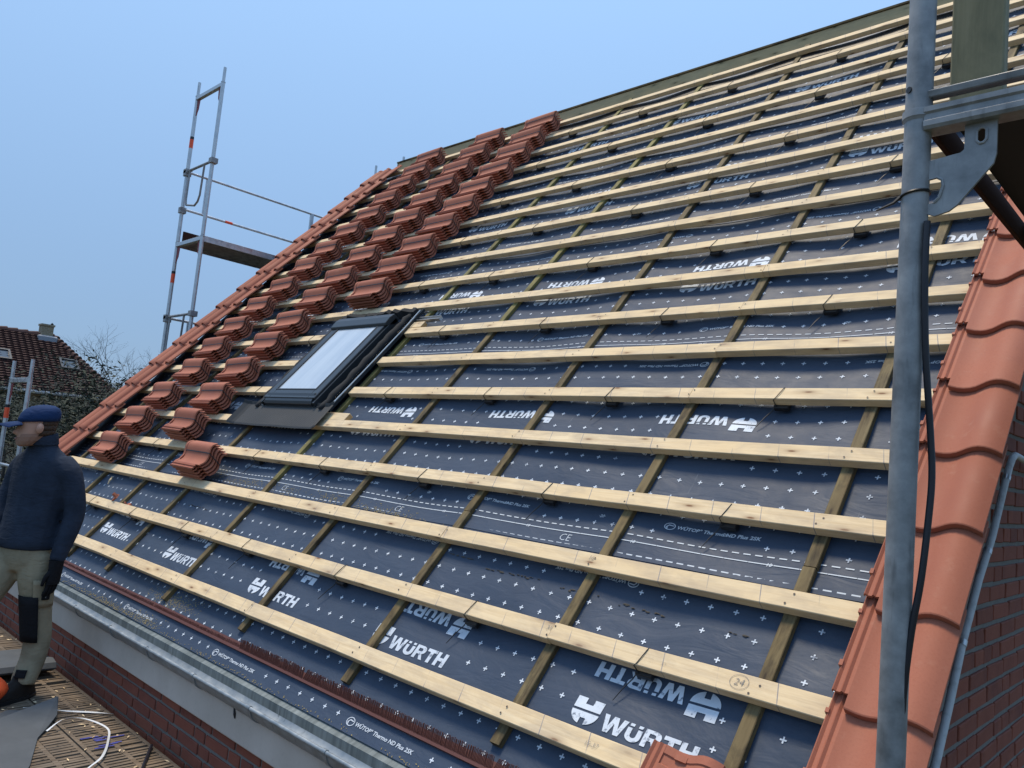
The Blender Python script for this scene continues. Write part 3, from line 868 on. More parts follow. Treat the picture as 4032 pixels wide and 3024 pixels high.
# bundles of five tiles: length along the eave, roll side up the slope
STK = .0278
def tp(u):
    for (a, ha), (c, hc) in zip(PROF, PROF[1:]):
        if a <= u <= c: return ha + (hc - ha) * (u - a) / (c - a)
    return 0
def make_bundle(seed):
    r = random.Random(seed)
    B = roof_thing('tile_bundle', 0, 0, 0, Matrix.Identity(4), 'x', 'tile bundle', 'strapped bundles of roof tiles on the battens')
    b0 = wm(B); j = (.003, .007, .010, .005)[seed % 4]
    for q in range(5):
        ob('tile', TILE, B, b0 @ T(r.uniform(-j, j) - q * .0012, r.uniform(-.003, .004), .0135 + q * STK) @ RZ(math.pi / 2) @ RZ(r.uniform(-.012, .012)))
    sp = MB(); uS = .150 + r.uniform(-.012, .008); zt = .0135 + 4 * STK + tp(uS) + .0025; zb_ = .0135 + tp(uS) - TT; w_ = .0032
    loop = [(.0045, zt - .002), (-.03, zt), (-TL + .06, zt), (-TL + .03, zt - .006), (-TL - .008, zt - .006), (-TL - .008, zb_), (.0045, zb_)]
    for i in range(len(loop)):
        (x0, z0), (x1, z1) = loop[i], loop[(i + 1) % len(loop)]
        d = Vector((x1 - x0, 0, z1 - z0)).normalized(); nn = Vector((d.z, 0, -d.x)) * .0012
        vs_ = [(x0, uS - w_, z0), (x0, uS + w_, z0), (x1, uS + w_, z1), (x1, uS - w_, z1)]
        sl = .62 if abs(z1 - z0) < .012 and z0 > zb_ + .05 else 0
        vs_ = [(x, y, z + (y - uS) * sl + .001) for x, y, z in vs_]; vs2 = [tuple(Vector(v) + nn) for v in vs_]
        sp.add(vs_ + vs2, [(0, 1, 2, 3), (7, 6, 5, 4), (0, 4, 5, 1), (2, 6, 7, 3), (1, 5, 6, 2), (3, 7, 4, 0)])
    ob('strap', sp.mesh('strap', M_strap), B, b0)
    return B
PROTO = [make_bundle(q) for q in range(4)]; used = [False] * 4
C1 = {2: -6.69, 3: -6.77, 4: -6.79, 5: -6.73, 6: -6.82, 7: -6.87, 8: -6.88, 9: -6.82, 10: -6.80, 11: -6.78, 12: -6.74, 13: -6.68, 14: -6.73, 15: -6.75, 16: -6.78, 17: -6.82}
C2 = {2: -4.905, 3: -5.71, 4: -5.74, 5: -5.765, 6: -5.775, 7: -5.77, 8: -5.76, 9: -5.74, 10: -5.72, 11: -5.70, 12: -5.66, 13: -5.68, 14: -5.71, 15: -5.745, 16: -5.745, 17: -5.766}
C3 = {8: -4.89, 9: -4.89, 10: -4.87, 11: -4.86, 12: -4.85, 13: -4.89, 14: -4.87, 15: -4.885, 16: -4.905, 17: -4.925}
ORD = ['lowest', 'second', 'third', 'fourth', 'fifth', 'sixth', 'seventh', 'eighth', 'ninth', 'tenth', 'eleventh', 'twelfth', 'thirteenth', 'fourteenth', 'fifteenth', 'topmost']
CN = ['in the column beside the far verge', 'in the middle column', 'in the column above the roof window']
first = True
for cn, C in zip(CN, (C1, C2, C3)):
    ks = sorted(C)
    for j, i in enumerate(ks):
        oname = 'topmost' if i == ks[-1] else ORD[j]
        lab = ('%s strapped tile bundle up from the eave %s' % (oname, cn)) if oname not in ('lowest', 'topmost') else ('%s strapped bundle of red roof tiles %s' % (oname, cn))
        Mx = ROOF @ T(C[i], by(i) + .055 + ru(-.010, .010), .001) @ RZ(ru(-.045, .045))
        q = random.randrange(4)
        if not used[q]:
            place(PROTO[q], None, Mx); PROTO[q]['label'] = lab; used[q] = True
        else: dup(PROTO[q], Mx, lab)
# single tile at the eave
lt = ob('roof_tile', TILE, None, ROOF @ T(-.765, -.655, .022) @ RZ(-.03))
tag(lt, 'single loose red tile laid on the bottom batten at the near eave', 'roof tile')
# broken tile pieces
def shard(name, seed, X, Y, N, sx, lab, grp=None):
    r = random.Random(seed); b = MB(); n = 6
    poly = [(math.cos(2 * math.pi * j / n) * sx * r.uniform(.5, 1.1), math.sin(2 * math.pi * j / n) * sx * r.uniform(.4, 1.0)) for j in range(n)]
    b.rings([[(x, y, 0) for x, y in poly], [(x * .95, y * .95, .013) for x, y in poly]])
    b.rings([[(x * .5, y * .3 + sx * .4, .010) for x, y in poly], [(x * .4, y * .25 + sx * .5, .045) for x, y in poly]])
    o = ob(name, b.mesh(name, M_clay), None, ROOF @ T(X, Y, N) @ RZ(r.uniform(0, 6)) @ RX(.25))
    return tag(o, lab, 'tile shard', grp)
shard('tile_shard', 3, -6.02, .105, .0, .055, 'larger broken red tile piece above the second batten')
shard('tile_shard', 5, -5.83, .095, -.055, .03, 'small flat broken tile piece right of the larger shard')
# timber off-cuts and a steel profile beside the window
def offcut(X0_, X1_, Y, N, lab, rot=0):
    b = MB(); b.box(0, X1_ - X0_, 0, .070, -.038, 0)
    me = b.mesh('batten_offcut', [M_batten, M_endgrain], False, .002)
    for p in me.polygons:
        if abs(p.normal.x) > .8: p.material_index = 1
    o = ob('batten_offcut', me, None, ROOF @ T(X0_, Y, N) @ RZ(rot)); return tag(o, lab, 'wood offcut')
offcut(-4.33, -3.95, 1.112, .0, 'short pine batten offcut at the lower right corner of the roof window', -.02)
offcut(-4.29, -4.075, 2.150, .0, 'short pine batten offcut at the upper right corner of the roof window')
b = MB(); b.box(0, .30, 0, .004, 0, .03); b.box(0, .30, 0, .035, 0, .003); b.box(0, .30, .035, .038, 0, .03)
tag(ob('steel_profile', b.mesh('steel_profile', M_galv), None, ROOF @ T(-4.24, 2.245, -.03)), 'bright steel channel strip lying above the upper batten offcut', 'steel profile')
# sawdust blown over the underlay
sd = MB(); rr = random.Random(21)
for (cx, cy, sx, sy, n) in ((-4.55, .50, .16, .025, 260), (-4.0, .49, .10, .03, 140), (-2.95, .47, .17, .022, 260), (-3.5, .50, .10, .03, 160), (-4.2, -.42, .14, .03, 320), (-3.95, -.40, .1, .04, 160), (-4.75, -.60, .25, .012, 320), (-4.25, -.59, .12, .02, 240), (-5.3, -.605, .3, .01, 220), (-5.0, .52, .12, .03, 120), (-3.2, -.606, .5, .006, 160), (-1.6, -.606, .6, .006, 120)):
    for _ in range(n):
        X = rr.gauss(cx, sx); Y = rr.gauss(cy, sy)
        if Y < -.612: continue
        z = hm(X, Y) + .003; a = rr.uniform(0, 6.28); l = rr.uniform(.002, .007); w = rr.uniform(.001, .0025)
        c_, s_ = math.cos(a), math.sin(a)
        sd.add([(X + c_ * l, Y + s_ * l, z), (X - s_ * w, Y + c_ * w, z + .001), (X - c_ * l, Y - s_ * l, z), (X + s_ * w, Y - c_ * w, z + .0005)], [(0, 1, 2, 3)])
tag(ob('sawdust', sd.mesh('sawdust', mat('yellow_sawdust', (.32, .25, .09), .95), fixn=False), None, ROOF), 'yellowish sawdust lying in patches on the underlay', 'sawdust', kind='stuff')
mudm = MB()
for (x0, x1, y) in ((-1.95, -1.62, .275), (-2.3, -2.05, .31), (-1.2, -.98, .255), (-.72, -.66, .24), (-5.0, -4.7, .235), (-1.5, -1.3, .262)):
    X = x0
    while X < x1:
        l = rr.uniform(.006, .022); w = rr.uniform(.002, .006); Y = y + rr.uniform(-.006, .006); pts_ = []
        for j in range(9):
            a = 2 * math.pi * j / 9; pts_.append((X + math.cos(a) * l * rr.uniform(.5, 1), Y + math.sin(a) * w * rr.uniform(.5, 1.2)))
        mudm.add([(x, y_, hm(x, y_) + .003) for x, y_ in pts_] + [(X, Y, hm(X, Y) + .006)], [(j, (j + 1) % 9, 9) for j in range(9)])
        X += l * 1.2 + rr.uniform(0, .03)
tag(ob('dried_mud', mudm.mesh('dried_mud', mat('dried_mud', (.075, .066, .055), .95), fixn=False), None, ROOF), 'dried mud traces in a line on the underlay', 'mud', kind='stuff')
b = MB(); b.tube([(0, 0, .0), (.02, .03, .012), (.02, .07, .010), (-.01, .10, .004)], [.004, .009, .008, .003], 6)
tag(ob('wood_shaving', b.mesh('wood_shaving', M_batten), None, ROOF @ T(-6.62, .24, -.06) @ RZ(.6)), 'pale curled wood shaving beside a counter batten near the worker', 'wood shaving')
b = MB(); b.tube([(0, 0, 0), (.03, .01, .006), (.07, .0, .003), (.10, .02, .001)], [.003, .009, .008, .002], 6)
tag(ob('rubber_scrap', b.mesh('rubber_scrap', M_black), None, ROOF @ T(-6.55, .085, -.05)), 'black rubber scrap above the second batten near the worker', 'rubber scrap')

# ------------------------------------------------------------------ scaffold at the near gable
near = empty('scaffold', (.137, -.83, -4.2), 'weathered galvanised scaffold standard with transom and deck right in front of the camera', 'scaffold')
PXn, PYn, JZ = .137, -.83, 1.402
b = MB(); b.tube([(PXn, PYn, -4.2), (PXn, PYn, JZ - .012)], .02415, 28); b.tube([(PXn, PYn, JZ - .016), (PXn, PYn, JZ - .001)], .0285, 28)
b.tube([(PXn, PYn, JZ - .022), (PXn, PYn, JZ - .014)], [.0245, .0285], 28, cap=False)
ob('standard', b.mesh('standard', M_galv_dark, SM), near)
b = MB(); b.tube([(PXn, PYn, JZ), (PXn, PYn, 3.4)], .02415, 28)
up_ = ob('standard', b.mesh('upper_standard', M_galv_dark, SM), near)
b = MB(); b.tube([(PXn - .012, PYn - .0213, JZ + .040), (PXn - .013, PYn - .0232, JZ + .040)], .0062, 14)
ob('pin_hole', b.mesh('pin_hole', M_black), up_)
b = MB(); b.tube([(PXn, PYn, JZ + .020), (PXn, PYn, JZ + .075)], [.0246, .0246], 28)
def uprofile(w, h, th): return None
b = MB()                      # transom: rolled channel with grooves, along X
b.sweep([(PYn - .024, JZ - .040), (PYn - .024, JZ - .030), (PYn - .020, JZ - .026), (PYn - .020, JZ - .016), (PYn - .024, JZ - .012), (PYn - .024, JZ - .002), (PYn - .014, JZ + .001),
         (PYn + .024, JZ - .001), (PYn + .024, JZ - .040), (PYn + .020, JZ - .046), (PYn - .020, JZ - .046)], PXn + .016, PXn + .70, 0)
ob('transom', b.mesh('transom', M_galv_dark, math.radians(25)), near)
b = MB()                      # upper rail above the transom
b.sweep([(PYn - .012, JZ + .020), (PYn - .016, JZ + .034), (PYn + .012, JZ + .036), (PYn + .020, JZ + .026)], PXn + .018, PXn + .72, 0)
ob('upper_rail', b.mesh('upper_rail', M_galv_dark, False, .002), near)
b = MB()
b.tube([(PXn + .73, PYn, -4.2), (PXn + .73, PYn, 3.4)], .02415, 20)
ob('standard', b.mesh('outer_standard', M_galv_dark, SM), near)
# gusset plate with slots
gus = [[(.020, -.205), (.036, -.212), (.060, -.206), (.074, -.196), (.130, -.128), (.1345, -.110), (.1345, -.046), (.082, -.046), (.082, -.092), (.076, -.097), (.020, -.103)],
       [(.020, -.140), (.038, -.138), (.047, -.144), (.049, -.156), (.043, -.178), (.034, -.186), (.020, -.187)],
       [(.102, -.062), (.107, -.057), (.113, -.057), (.118, -.062), (.118, -.080), (.113, -.086), (.107, -.086), (.102, -.080)]]
gv, gf = poly2mesh(gus, 'gusset')
b = MB()
b.add([(PXn + x, PYn - .003, JZ + y) for x, y in gv], gf); b.add([(PXn + x, PYn + .003, JZ + y) for x, y in gv], [f[::-1] for f in gf])
for lp in gus:
    n = len(lp)
    for j in range(n):
        (x0, y0), (x1, y1) = lp[j], lp[(j + 1) % n]
        b.add([(PXn + x0, PYn - .003, JZ + y0), (PXn + x1, PYn - .003, JZ + y1), (PXn + x1, PYn + .003, JZ + y1), (PXn + x0, PYn + .003, JZ + y0)], [(0, 1, 2, 3)])
ob('gusset', b.mesh('gusset', M_galv_dark), near)
b = MB(); lp = gus[2]; n = len(lp)
b.tube([(PXn + x, PYn - .004, JZ + y) for x, y in lp], .0025, 6, closed=True)
ob('pressed_rim', b.mesh('pressed_rim', M_galv_dark, SM), near)
b = MB(); b.tube([(PXn + x, PYn - .004, JZ + y) for x, y in gus[1][1:-1]], .0028, 6)
ob('pressed_rim', b.mesh('pressed_rim', M_galv_dark, SM), near)
# deck above, along Y
deckL = MB(); deckL.box(PXn + .035, PXn + .70, PYn + .03, 1.74, JZ + .012, JZ + .022)
ob('deck_board', deckL.mesh('deck_board', M_darkply), near)
for x0 in (PXn + .008, PXn + .705):
    b = MB(); b.box(x0, x0 + .012, PYn + .04, 1.74, JZ - .034, JZ + .024)
    ob('deck_edge', b.mesh('deck_edge', M_brownsteel, False, .002), near)
for yc in (0.0, .8):
    b = MB(); b.box(PXn + .02, PXn + .70, yc, yc + .03, JZ - .015, JZ + .0115)
    ob('deck_cross_rail', b.mesh('deck_cross_rail', M_darkply), near)
b = MB(); b.tube([(PXn + .16, PYn + .25, JZ + .36), (PXn + .30, PYn + .25, JZ + .26), (PXn + .40, PYn + .25, JZ + .22)], .017, 14)
b.tube([(PXn + .262, PYn + .25, JZ + .05), (PXn + .262, PYn + .25, JZ + .6)], .013, 14)
ob('guard_rail', b.mesh('guard_rail', M_galv_dark, SM), near)
# timber plank standing behind the transom
b = MB(); b.box(0, 1.0, 0, .094, 0, .034)
pk = ob('plank', b.mesh('plank', M_plank, False, .003), None, T(PXn + .025, PYn + .10, JZ + .025) @ Matrix(((0, 1, 0, 0), (0, 0, 1, 0), (1, 0, 0, 0), (0, 0, 0, 1))))
# cable tie on the standard and the hanging cable
b = MB(); zt_ = 1.237
b.tube([(PXn + .0255 * math.cos(a), PYn + .0255 * math.sin(a), zt_ + .004 * math.cos(a)) for a in [2 * math.pi * j / 20 for j in range(20)]], .0028, 6, closed=True)
b.tube([(PXn - .022, PYn - .014, zt_ - .004), (PXn - .032, PYn - .02, zt_ - .016), (PXn - .060, PYn - .03, zt_ - .030)], [.004, .003, .0018], 6)
tag(ob('cable_tie', b.mesh('pole_tie', M_black, SM)), 'black cable tie round the near scaffold standard below its joint', 'cable tie')
b = MB()
P = [Vector(q) + Vector((.004, -.013, 0)) for q in [(.161, -.833, 1.177), (.161, -.833, 1.07), (.165, -.823, .927), (.174, -.809, .787), (.179, -.807, .704), (.177, -.811, .625), (.171, -.818, .52), (.16, -.822, .428), (.152, -.823, .329), (.149, -.821, .239), (.147, -.815, .129), (.145, -.812, -.028), (.147, -.82, -1.0), (.15, -.83, -4.0)]]
Q = []
for j in range(len(P) - 1):
    p0, p1, p2, p3 = P[max(j - 1, 0)], P[j], P[j + 1], P[min(j + 2, len(P) - 1)]
    for s_ in range(5):
        u = s_ / 5
        Q.append(.5 * ((2 * p1) + (p2 - p0) * u + (2 * p0 - 5 * p1 + 4 * p2 - p3) * u * u + (3 * p1 - p0 - 3 * p2 + p3) * u ** 3))
b.tube(Q, .0062, 12)
tag(ob('power_cable', b.mesh('power_cable', M_cable, SM)), 'black power cable hanging down along the near scaffold standard', 'cable')
tag(pk, 'greenish treated timber plank standing upright behind the near scaffold transom', 'plank')

# ------------------------------------------------------------------ scaffold at the far gable
far_sc = empty('scaffold_tower', (-9.23, 1.7, -4.2), 'tall galvanised scaffold with guard rails behind the far tiled verge', 'scaffold')
def tube_part(name, pts, r, m, parent, n=14):
    b = MB(); b.tube(pts, r, n); return ob(name, b.mesh(name, m, SM), parent)
def sframe(xi, xo, y, z0, z1, sp=True):
    """one frame: two standards, top transom, red gussets"""
    for x in (xi, xo):
        s_ = tube_part('standard', [(x, y, z0), (x, y, z1)], .0242, M_galv, far_sc)
        if sp: tube_part('spigot', [(x, y, z1), (x, y, z1 + .19)], .019, M_galv, s_)
        tube_part('collar', [(x, y, z1 - .012), (x, y, z1)], .028, M_galv, s_)
    b = MB(); b.box(xo, xi, y - .024, y + .024, z1 - .065, z1 - .012); ob('transom', b.mesh('transom', M_galv, False, .004), far_sc)
    for x, d in ((xi, -1), (xo, 1)):
        b = MB()
        pts_ = [(x + d * .022, z1 - .07), (x + d * .10, z1 - .07), (x + d * .085, z1 - .20), (x + d * .03, z1 - .28), (x + d * .022, z1 - .28)]
        b.rings([[(p[0], y - .003, p[1]) for p in pts_], [(p[0], y + .003, p[1]) for p in pts_]])
        ob('gusset', b.mesh('gusset', M_redsteel), far_sc)
XI, XO = -8.87, -9.595
for z0, z1 in ((-4.2, 1.09), (1.10, 3.09), (3.10, 5.09)): sframe(XI, XO, 1.70, z0, z1)
sframe(XI - .32, XO - .32, 4.85, -4.2, 5.10)
sframe(-9.05, -9.76, .12, -4.2, 1.09)
for z in (4.05, 2.10):
    b = MB(); b.tube([(XO - .03, 1.70, z), (XI + .03, 1.70, z)], .017, 12)
    lp = [(XO + .08, 1.70, z), (XO + .075, 1.70, z - .40), (XO + .10, 1.70, z - .47), (XO + .36, 1.70, z - .52), (XO + .44, 1.70, z - .48), (XO + .48, 1.70, z - .40), (XO + .50, 1.70, z)]
    b.tube(lp, .013, 10)
    b.box(XI - .03, XI + .055, 1.66, 1.745, z - .035, z + .03); b.box(XO - .035, XO + .05, 1.66, 1.745, z - .03, z + .025)
    ob('end_guard', b.mesh('end_guard', M_galv_dark, SM), far_sc)
    for zz in (z - .02, z - .52):
        gpart = tube_part('guard_rail', [(XO + .05, 1.72, zz), (XO + .0, 6.2, zz)], .0165, M_galv, far_sc)
    for yy in (1.95, 3.55):
        b = MB(); b.box(XO + .02, XO + .05, yy, yy + .05, z - .52, z - .02); ob('guard_post', b.mesh('guard_post', M_galv), far_sc)
    for zz in (z - .02, z - .52):
        b = MB(); b.box(XO - .03, XO + .045, 1.66, 1.74, zz - .05, zz + .03); ob('rail_wedge', b.mesh('rail_wedge', M_galv_dark, False, .004), far_sc)
for zz in (3.02, 1.02):
    b = MB(); b.box(XO + .04, XI - .01, 1.72, 4.83, zz + .035, zz + .05)
    for j in range(24):
        x = XO + .06 + j * (XI - XO - .1) / 24; b.box(x, x + .008, 1.73, 4.82, zz + .022, zz + .035)
    ob('deck', b.mesh('deck', M_galv_dark), far_sc)
    for x0 in (XO + .025, XI - .02):
        b = MB(); b.box(x0, x0 + .012, 1.72, 4.83, zz, zz + .075); ob('deck_edge', b.mesh('deck_edge', M_edgepaint if False else M_galv, False, .002), far_sc)
    b = MB(); b.box(XO + .0, XO + .025, 1.75, 4.83, zz + .08, zz + .23); ob('toe_board', b.mesh('toe_board', M_brownsteel), far_sc)
for x, y, z in ((XO, 1.70, 4.37), (XO, 1.70, 2.55), (-9.76, .12, .62)):
    b = MB(); b.tube([(x, y, z), (x, y, z + .12)], .0252, 16); ob('orange_sticker', b.mesh('sticker', M_orange, SM), far_sc)
    b = MB(); b.tube([(x, y, z + .121), (x, y, z + .155)], .0252, 16); ob('black_sticker', b.mesh('sticker_b', M_black, SM), far_sc)
b = MB(); b.tube([(XO + .05, 2.27, 3.53), (XO + .05, 2.37, 3.53)], .0185, 12); ob('orange_sticker', b.mesh('sticker', M_orange, SM), far_sc)
tube_part('guard_rail', [(-9.76, .12, .10), (-9.05, .12, .10)], .017, M_galv, far_sc)

# ------------------------------------------------------------------ scaffold platform along the eave
plat = empty('scaffold_platform', (-4.0, -1.2, -4.2), 'worn slotted wooden scaffold platform along the brick eave wall', 'scaffold')
DZ = -.99
M_deck = mat('worn_deck_wood', (.2, .13, .08), .8, spec=.25)
t = NT(M_deck); n_ = t.noise(t.co((1, 1, 1), False), 3.5, 6, .65); n2_ = t.noise(t.co((1.4, 22, 1), False), 2.5, 4, .6); n3_ = t.noise(t.co((18, 1.5, 1), False), 2.5, 4, .6)
c_ = t.mix(t.ramp(n_, [(.32, g(0)), (.5, g(.5)), (.68, g(1))]), (.055, .045, .036), (.17, .122, .080))
c_ = t.mix(t.ramp(n3_, [(.4, g(0)), (.75, g(.6))]), c_, (.27, .22, .17))
c_ = t.mix(t.ramp(n2_, [(.62, g(0)), (.75, g(.6))]), c_, (.05, .04, .033)); t.color(c_)
def plank_mesh(L, W, seed):
    r = random.Random(seed); b = MB()
    b.box(0, L, 0, .020, -.03, 0); b.box(0, L, W - .020, W, -.03, 0); b.box(0, L, W * .5 - .012, W * .5 + .012, -.03, -.0005)
    x = .01
    while x < L - .02:
        z = r.uniform(-.003, .002); w = r.uniform(.020, .026)
        b.box(x, x + w, .020, W * .5 - .012, -.022, z); b.box(x, x + w, W * .5 + .012, W - .020, -.022, z + r.uniform(-.002, .002))
        x += .035
    b.box(0, L, .0, W, -.034, -.0305) if False else None
    return b.mesh('plank', M_deck)
PM = [plank_mesh(2.05, .295, q) for q in range(3)]
for a in range(4):
    for q in range(4):
        ob('deck_plank', PM[(a + q) % 3], plat, T(-9.0 + a * 2.07, -.475 - .295 - q * .305, DZ))
b = MB()
for x in (-9.0, -6.93, -4.86, -2.79, -.75): b.box(x, x + .05, -1.75, -.46, DZ - .10, DZ - .04)
ob('ledger', b.mesh('ledger', M_galv_dark), plat)
for x in (-8.97, -6.9, -4.83):
    tube_part('standard', [(x, -1.78, -4.2), (x, -1.78, DZ - .02)], .0242, M_galv, plat)
# things on the platform
M_mat = mat('grey_felt', (.055, .062, .072), .8)
t = NT(M_mat); n_ = t.noise(t.co((1, 1, 1), False), 7, 5, .65); t.color(t.mix(n_, (.035, .042, .05), (.085, .095, .105)))
def sheet(name, poly, z, lab, cat, lift=None, m=M_mat, th=.006):
    b = MB(); n = len(poly)
    zz = lift or [0] * n
    b.rings([[(x, y, z + q) for (x, y), q in zip(poly, zz)], [(x, y, z + q + th) for (x, y), q in zip(poly, zz)]])
    return tag(ob(name, b.mesh(name, m)), lab, cat)
sheet('felt_sheet', [(-4.46, -.93), (-4.41, -.85), (-4.37, -.80), (-4.405, -.765), (-4.42, -.695), (-4.38, -.70), (-4.20, -.755), (-4.06, -.84), (-3.94, -.92), (-3.6, -1.045), (-3.2, -1.25), (-3.1, -1.5), (-4.0, -1.5)], DZ + .004,
      'dark grey felt sheet lying on the platform by the strap', 'felt sheet', [0, .0, .006, .02, .05, .06, .02, .008, .004, .004, 0, 0, 0])
b = MB(); R = []
for i in range(15):
    u = i / 14; a = u * math.pi * 1.0
    R.append([(-5.45 + u * .0, -.95, DZ + .012), (-5.45, -.60, DZ + .012)])
prof = [(-5.75, .004), (-5.4, .006), (-5.2, .010), (-5.06, .030), (-5.00, .055), (-5.02, .085), (-5.09, .098), (-5.15, .088)]
pv = [(x, z) for x, z in prof] + [(x + .002, z + .007) for x, z in reversed(prof)]
b.sweep([(x, DZ + z) for x, z in pv], -1.15, -.53, 1)
tag(ob('felt_roll', b.mesh('felt_roll', M_mat, SM)), 'dark grey felt sheet with curled end behind the worker', 'felt roll')
M_white = mat('white_strapping', (.6, .62, .64), .5)
def ribbon(pts, w, m, name, lab, cat, up=None):
    b = MB(); P = [Vector(p) for p in pts]; Q = []
    for j in range(len(P) - 1):
        p0, p1, p2, p3 = P[max(j - 1, 0)], P[j], P[j + 1], P[min(j + 2, len(P) - 1)]
        for s_ in range(6):
            u = s_ / 6; Q.append(.5 * ((2 * p1) + (p2 - p0) * u + (2 * p0 - 5 * p1 + 4 * p2 - p3) * u * u + (3 * p1 - p0 - 3 * p2 + p3) * u ** 3))
    Q.append(P[-1]); R = []
    for j, p in enumerate(Q):
        d = (Q[min(j + 1, len(Q) - 1)] - Q[max(j - 1, 0)]).normalized(); sd_ = d.cross(Vector((0, .25, 1))).normalized() * w + Vector((0, 0, w * .4 * math.sin(j * .3)))
        R.append([p - sd_, p + sd_, p + sd_ + Vector((0, 0, .001)), p - sd_ + Vector((0, 0, .001))])
    b.rings(R); return tag(ob(name, b.mesh(name, m)), lab, cat)
ribbon([(-4.0, -.862, DZ + .02), (-4.05, -.77, DZ + .05), (-3.98, -.69, DZ + .06), (-3.83, -.625, DZ + .045), (-3.70, -.66, DZ + .03), (-3.52, -.75, DZ + .02), (-3.40, -.86, DZ + .02), (-3.2, -1.0, DZ + .02)], .0055, M_white, 'packing_strap', 'white packing strap curled on the platform over blue paint marks', 'strap')
ribbon([(-4.40, -.87, DZ + .03), (-4.36, -.80, DZ + .03), (-4.30, -.69, DZ + .012), (-4.2, -.55, DZ + .008), (-4.13, -.48, DZ + .008)], .007, M_white, 'packing_strap', 'straight white packing strap running from the felt sheet to the wall', 'strap')
b = MB(); b.tube([(-3.56, -.492, DZ + .012), (-3.46, -.55, DZ + .012), (-3.30, -.64, DZ + .012), (-3.1, -.78, DZ + .012)], .008, 8)
tag(ob('rope', b.mesh('rope', M_cable, SM)), 'short dark rope lying on the platform against the brick wall', 'rope')
ch = MB(); rr = random.Random(77)
for _ in range(260):
    x = rr.uniform(-6.5, -2.9); y = rr.uniform(-1.35, -.48); a = rr.uniform(0, 6.28); l = rr.uniform(.004, .022); w = rr.uniform(.002, .006); c_, s_ = math.cos(a), math.sin(a)
    ch.add([(x + c_ * l, y + s_ * l, DZ + .005), (x - s_ * w, y + c_ * w, DZ + .009), (x - c_ * l, y - s_ * l, DZ + .006), (x + s_ * w, y - c_ * w, DZ + .005)], [(0, 1, 2, 3)])
tag(ob('wood_chips', ch.mesh('wood_chips', M_batten, fixn=False)), 'small pale wood chips scattered over the platform boards', 'wood chips', kind='stuff')
bp = MB(); rr = random.Random(5)
for _ in range(9):
    x = rr.gauss(-3.78, .06); y = rr.gauss(-.66, .035); l = rr.uniform(.02, .05)
    bp.box(x, x + .010, y - l, y + l, DZ + .0025, DZ + .0032)
ob('blue_paint_marks', bp.mesh('blue_paint_marks', mat('blue_paint', (.05, .06, .30), .6)), plat)
b = MB(); R = []
for i in range(9):
    a = i / 8; n = 10; rr_ = .10 * math.sin(math.pi * min(.98, max(.05, a * .9 + .05))) + .012
    R.append([(-4.62 - .0 + rr_ * 1.1 * math.cos(2 * math.pi * j / n) * (1 + .15 * math.sin(3 * j)), -1.00 + rr_ * .9 * math.sin(2 * math.pi * j / n), DZ + .004 + a * .17) for j in range(n)])
b.rings(R)
tag(ob('orange_bag', b.mesh('orange_bag', mat('orange_fabric', (.85, .10, .02), .6), SM)), "crumpled orange bag beside the worker's shoe at the picture edge", 'bag')

# ------------------------------------------------------------------ the worker
GP = Vector((-4.758, -.862, DZ + .002))
Fv = Vector((.462, -.887, 0)); Lv = Vector((.887, .462, 0))
PMX = Matrix(((Fv.x, Lv.x, 0, GP.x), (Fv.y, Lv.y, 0, GP.y), (0, 0, 1, GP.z), (0, 0, 0, 1)))     # person frame: f forward, l left, z up
man = empty('person', tuple(GP), 'person in blue cap, dark sweater and khaki work trousers standing on the platform', 'person', rot=PMX.to_3x3().to_4x4())
def ering(f, l, z, hd, hw, n=16, tilt=(0, 0), p=2.3):
    r = []
    for j in range(n):
        a = 2 * math.pi * j / n; c, s_ = math.cos(a), math.sin(a)
        c = math.copysign(abs(c) ** (2 / p), c); s_ = math.copysign(abs(s_) ** (2 / p), s_)
        r.append((f + hd * c, l + hw * s_, z + tilt[0] * c + tilt[1] * s_))
    return r
def limb(b, pts, n=12):
    """pts: (f,l,z,r)"""
    P = [Vector(q[:3]) for q in pts]; Q = []; Rr = []
    for j in range(len(P) - 1):
        p0, p1, p2, p3 = P[max(j - 1, 0)], P[j], P[j + 1], P[min(j + 2, len(P) - 1)]
        for s_ in range(4):
            u = s_ / 4; Q.append(.5 * ((2 * p1) + (p2 - p0) * u + (2 * p0 - 5 * p1 + 4 * p2 - p3) * u * u + (3 * p1 - p0 - 3 * p2 + p3) * u ** 3)); Rr.append(pts[j][3] * (1 - u) + pts[j + 1][3] * u)
    Q.append(P[-1]); Rr.append(pts[-1][3])
    b.tube(Q, Rr, n)
def cloth(name, col_, rough=.9, var=.5, scale=8):
    m = mat(name, col_, rough, spec=.15); t = NT(m); n_ = t.noise(t.co((1, 1, 1), False), scale, 4, .6); n2 = t.noise(t.co((1, 1, 2.5), False), 14, 3, .5, 1.0)
    t.color(t.mix(t.ramp(n_, [(.3, g(0)), (.7, g(1))]), tuple(x * (1 - var * .5) for x in col_), tuple(min(1, x * (1 + var * .5)) for x in col_)))
    t.bump(n2, .45, .012); return m
M_sweater = cloth('dark_navy_knit', (.024, .032, .050)); M_trouser = cloth('khaki_canvas', (.27, .225, .15), .85, .5, 5)
M_skin = mat('skin', (.50, .27, .19), .55); M_hair = mat('brown_hair', (.055, .03, .018), .8); M_cap = cloth('blue_cap_fabric', (.012, .032, .095), .8, .3)
M_blackcloth = cloth('black_fabric', (.012, .012, .014)); M_shoe = cloth('dark_shoe_leather', (.018, .014, .012), .6)
def remesh(o, vox, it=3):
    r = o.modifiers.new('one_surface', 'REMESH'); r.mode = 'VOXEL'; r.voxel_size = vox; r.use_smooth_shade = True
    s_ = o.modifiers.new('smooth', 'SMOOTH'); s_.iterations = it; s_.factor = .5
HD = Vector((.060, -.01, 1.595)); HYAW = -.70
